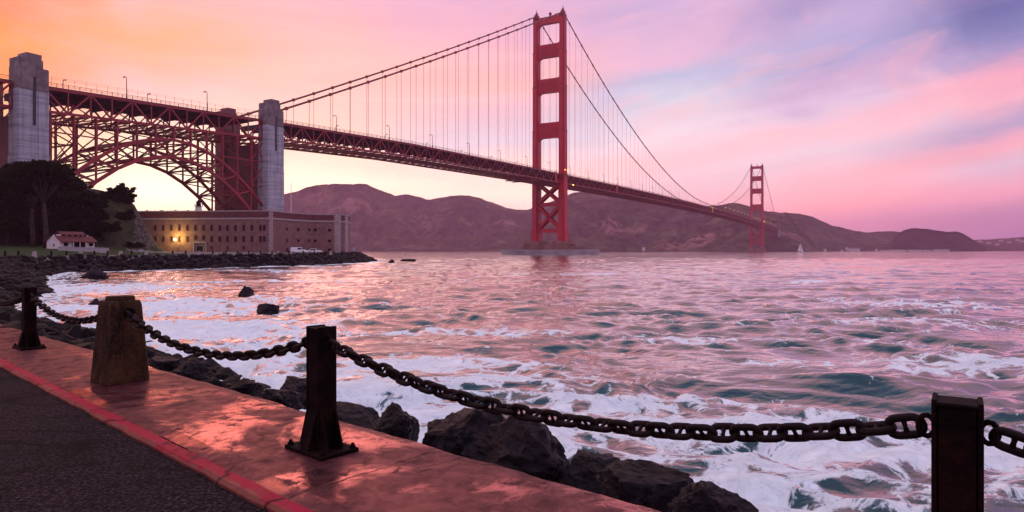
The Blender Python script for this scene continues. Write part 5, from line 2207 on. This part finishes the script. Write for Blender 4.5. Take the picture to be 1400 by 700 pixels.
cypress(62, 176, 219, 86, 'tall flat-topped cypress with a pale bare trunk behind the small house', 1, low=0.74, lean=-1.2, dens=1.0)
cypress(44, 182, 236, 60, 'slender cypress with a thin bare trunk left of the tallest cypress', 2, low=0.72, dens=0.7)
cypress(8, 186, 232, 80, 'broad dark cypress at the left edge of the picture', 3, low=0.18, dens=2.6)
cypress(-40, 190, 226, 110, 'dark cypress mostly outside the left edge', 4, low=0.1, dens=2.2)
cypress(28, 200, 264, 80, 'low dense dark cypress filling the gap behind the slender one', 5, low=0.05, dens=3.4)
cypress(80, 202, 262, 80, 'dense dark cypress behind the tallest trunk', 6, low=0.05, dens=3.4)
cypress(112, 206, 266, 56, 'rounded dark cypress at the right end of the grove, beside the arch foot', 7, low=0.05, dens=2.6)
cypress(98, 210, 244, 46, 'ragged dark cypress in front of the arch foot', 8, low=0.3, dens=2.0)


def bush(x, Z, ybase, ytop, wpx, label, seed, spiky=0.6, n=90):
    g = np.random.default_rng(seed)
    b = px(x, ybase, Z)
    H = px(x, ytop, Z).z - b.z
    W = wpx / FPX * Z / 2
    trunks, clumps = [], []
    for i in range(34):
        a = g.uniform(0, 6.28)
        el = g.uniform(0.35, 1.0)
        e = b + Vector((W * math.cos(a) * (1.15 - 0.55 * el), W * 0.8 * math.sin(a) * (1.15 - 0.55 * el), H * el * 0.95))
        trunks.append(([b, b.lerp(e, 0.5) + Vector((0, 0, H * 0.05)), e], 0.14, 0.03))
        d = (e - b)
        d = d * g.uniform(0.78, 1.12)
        for q in (0.45, 0.68, 0.86, 1.0):
            clumps.append((b + d * q, W * 0.15, W * 0.15, H * 0.075))
    return tree('bush', label, 'bush', tuple(b), trunks, clumps, spiky, LEAFB, seed, 'bushes on the bank', n)


bush(163, 226, 283, 251, 44, 'spiky round bush standing out against the sky on the bank', 21, 0.55, 120)
for i, (x, yb, yt, w, lab) in enumerate([(122, 274, 262, 18, 'low bush on the bank crest next to the cypress grove'), (136, 274, 265, 16, 'small bush on the bank crest, left of the spiky round one'), (146, 276, 266, 12, 'smallest bush touching the left side of the spiky round one'),
                                          (150, 318, 303, 34, 'grey scrub bush halfway up the bank above the grass'), (172, 302, 287, 28, 'brown scrub bush on the bank above the pale rock face'), (128, 303, 285, 36, 'dark scrub bush on the bank right of the grove'), (185, 339, 331, 26, 'low rusty hedge at the foot of the pale rock face')]):
    Z = 222 if yb < 280 else (208 if yb < 310 else 204)
    bush(x, Z, yb, yt, w, lab, 30 + i, 0.45, 60)

# ------------------------------------------------------------------ sailing boat
sb = thing('sailboat', 'small white sailing boat with two raised sails beyond the far tower', 'sailboat', (*px(1094, 344, 1150).xy, 0.0), R(12))
m = MB()
secs = [(-6.0, 1.0, 1.1), (-3, 1.6, 1.15), (1, 1.75, 1.2), (4.5, 1.0, 1.4), (6.8, 0.06, 1.7)]
vs, fs = [], []
for x, w, h in secs:
    vs += [(x, -w, h), (x, -w * 0.7, 0.1), (x, 0, -0.5), (x, w * 0.7, 0.1), (x, w, h)]
for i in range(len(secs) - 1):
    for k in range(4):
        fs.append((i * 5 + k, i * 5 + k + 1, i * 5 + 6 + k, i * 5 + 5 + k))
    fs.append((i * 5 + 4, i * 5, i * 5 + 5, i * 5 + 9))
fs += [(4, 3, 2, 1, 0), (20, 21, 22, 23, 24)]
m.add(vs, fs)
m.build('hull', VANP, sb)
m = MB()
m.span((-2.2, -0.9, 1.1), (2.4, 0.9, 1.9))
m.build('cabin', VANP, sb)
m = MB()
m.tube([(0.6, 0, 1.0), (0.6, 0, 17.5)], [0.14, 0.09], 8)
m.beam((0.6, 0, 2.6), (-5.2, 0.3, 2.7), 0.16)
m.build('mast', STEELG, sb)


def sail(pts, bulge, name):
    a, b, c = (Vector(p) for p in pts)
    n = 10
    m = MB()
    nrm = (b - a).cross(c - a).normalized()
    idx = {}
    vs, fs = [], []
    for i in range(n + 1):
        for j in range(n + 1 - i):
            u, v = i / n, j / n
            w = 1 - u - v
            idx[(i, j)] = len(vs)
            vs.append(a * w + b * u + c * v + nrm * bulge * 27 * u * v * w * 1.0)
    for i in range(n):
        for j in range(n - i):
            fs.append((idx[(i, j)], idx[(i + 1, j)], idx[(i, j + 1)]))
            if i + j < n - 1:
                fs.append((idx[(i + 1, j)], idx[(i + 1, j + 1)], idx[(i, j + 1)]))
    m.add(vs, fs)
    o = m.build(name, SAIL, sb, smooth=True)
    s = o.modifiers.new('solid', 'SOLIDIFY')
    s.thickness = 0.03
    return o


sail([(0.3, 0, 17.0), (0.3, 0, 2.8), (-5.0, 0.5, 2.9)], 0.5, 'mainsail')
sail([(0.9, 0, 15.8), (6.3, 0, 1.9), (1.2, 0.7, 2.2)], 0.5, 'jib')

# ------------------------------------------------------------------ far shore houses
HP = mat('far_white_wall', (0.58, 0.55, 0.55), (0.5, 0.47, 0.47), rough=0.9, scale=0.05)
HR = mat('far_roof', (0.16, 0.06, 0.06), (0.10, 0.06, 0.06), rough=0.9, scale=0.05)
far = [  # px, base py, depth, width px, wall px, label
    (1074, 343, 2050, 4, 2.2, 'pale building at the foot of the headland, right of the far tower'),
    (1078, 342.5, 2060, 5, 3.0, 'pale gabled building close right of the one at the foot of the far tower'),
    (1126, 342.5, 2200, 6, 3.2, 'small grey shed on the far shore right of the sailing boat'),
    (1151, 343, 2250, 3, 2.2, 'tiny pale hut on the far shore, left of the big white house'),
    (1158, 340, 2280, 3, 3.0, 'pale hut up the slope just left of the big white house'),
    (1168, 342.5, 2240, 13, 4.2, 'big white gabled house on the far shore'),
    (1198, 343, 2260, 2.5, 4.0, 'narrow pale building alone on the far shore right of the big white house'),
    (1210, 343, 2280, 12, 1.4, 'low brown shed on the far shore'),
    (1227, 343, 2300, 20, 2.2, 'long low white building, first of the row below the wooded hill'),
    (1250, 343, 2300, 17, 2.0, 'long low pinkish building, second of the row below the wooded hill'),
    (1267, 343, 2300, 11, 1.8, 'short low white building, third of the row below the wooded hill'),
    (1287, 343, 2300, 19, 2.8, 'long white building at the right end of the row below the wooded hill'),
    (786, 341, 2240, 3, 2.0, 'tiny white hut at the foot of the headland right of the near tower'),
    (806, 341, 2200, 4, 2.2, 'small white building at the foot of the headland, right of the tiny hut'),
    (880, 340, 2050, 4, 2.6, 'white building on the headland shore halfway to the far tower'),
]
for i in range(7):
    far.append((1340 + i * 9.5 + (i % 3) * 2, 330 + (i * 37 % 5) - 2 + (2 if i < 3 else 0), 4000, 4, 1.6, 'small pale house on the distant wooded slope, %s from the left' % ORD[i]))
for i, (x, y, Z, w, h, lab) in enumerate(far):
    q = px(x, y, Z)
    s = Z / FPX
    W, Hh = w * s, h * s
    Dp = min(W, 14.0)
    t = thing('far_house', lab, 'building', q)
    m = MB()
    m.span((-W / 2, -Dp / 2, -6), (W / 2, Dp / 2, Hh * 0.66))
    m.build('wall', HP, t)
    m = MB()
    m.prism([(-Dp / 2 - 0.4, Hh * 0.66), (Dp / 2 + 0.4, Hh * 0.66), (0, Hh * 1.05)], -W / 2 - 0.4, W / 2 + 0.4, lambda a, b, tt: (tt, a, b))
    m.build('roof', HR, t)

# scattered scrub trees on the far skylines: too many and too small to count
g = np.random.default_rng(77)
wm = MB()
for (x0, x1, Z, pts, k) in ((1046, 1086, 2330, [(1046, 289), (1058, 291), (1072, 293), (1086, 301)], 60), (1228, 1330, 2720, [(1228, 320), (1236, 316), (1250, 313), (1265, 314), (1282, 316.5), (1296, 318.5), (1306, 317.5), (1316, 321), (1330, 329)], 160), (1360, 1400, 4400, [(1360, 328), (1384, 326.5), (1400, 324.5)], 40)):
    for i in range(k):
        x = g.uniform(x0, x1)
        y = interp(x, pts) + g.uniform(0, 1.5)
        c = px(x, y, Z + g.uniform(-30, 10))
        r = g.uniform(2.5, 5.0) * Z / 2400
        leaf_cloud(wm, c, r, r, r * 0.9, 26, 1.5 * Z / 2400, g)
o = wm.build('distant_scrub', LEAF)
tag(o, 'far-off scrub trees along the skyline of the headland', 'trees', kind='stuff')

# ------------------------------------------------------------------ sea air
hz_m = bpy.data.materials.new('sea_haze')
hz_m.use_nodes = True
t = NT(hz_m.node_tree)
t.n.clear()
out = t.new('ShaderNodeOutputMaterial')
pv = t.new('ShaderNodeVolumePrincipled')
pv.inputs['Color'].default_value = (1.0, 0.50, 0.74, 1)
pv.inputs['Density'].default_value = 0.00013
pv.inputs['Anisotropy'].default_value = 0.3
t.l.new(pv.outputs[0], out.inputs['Volume'])
m = MB()
m.span((-9000, -6400, -8.0), (9000, 6400, 262.0))
hz_o = m.build('haze', hz_m)
hz_o['kind'] = 'stuff'
tag(hz_o, 'pink evening haze over the strait', 'haze')
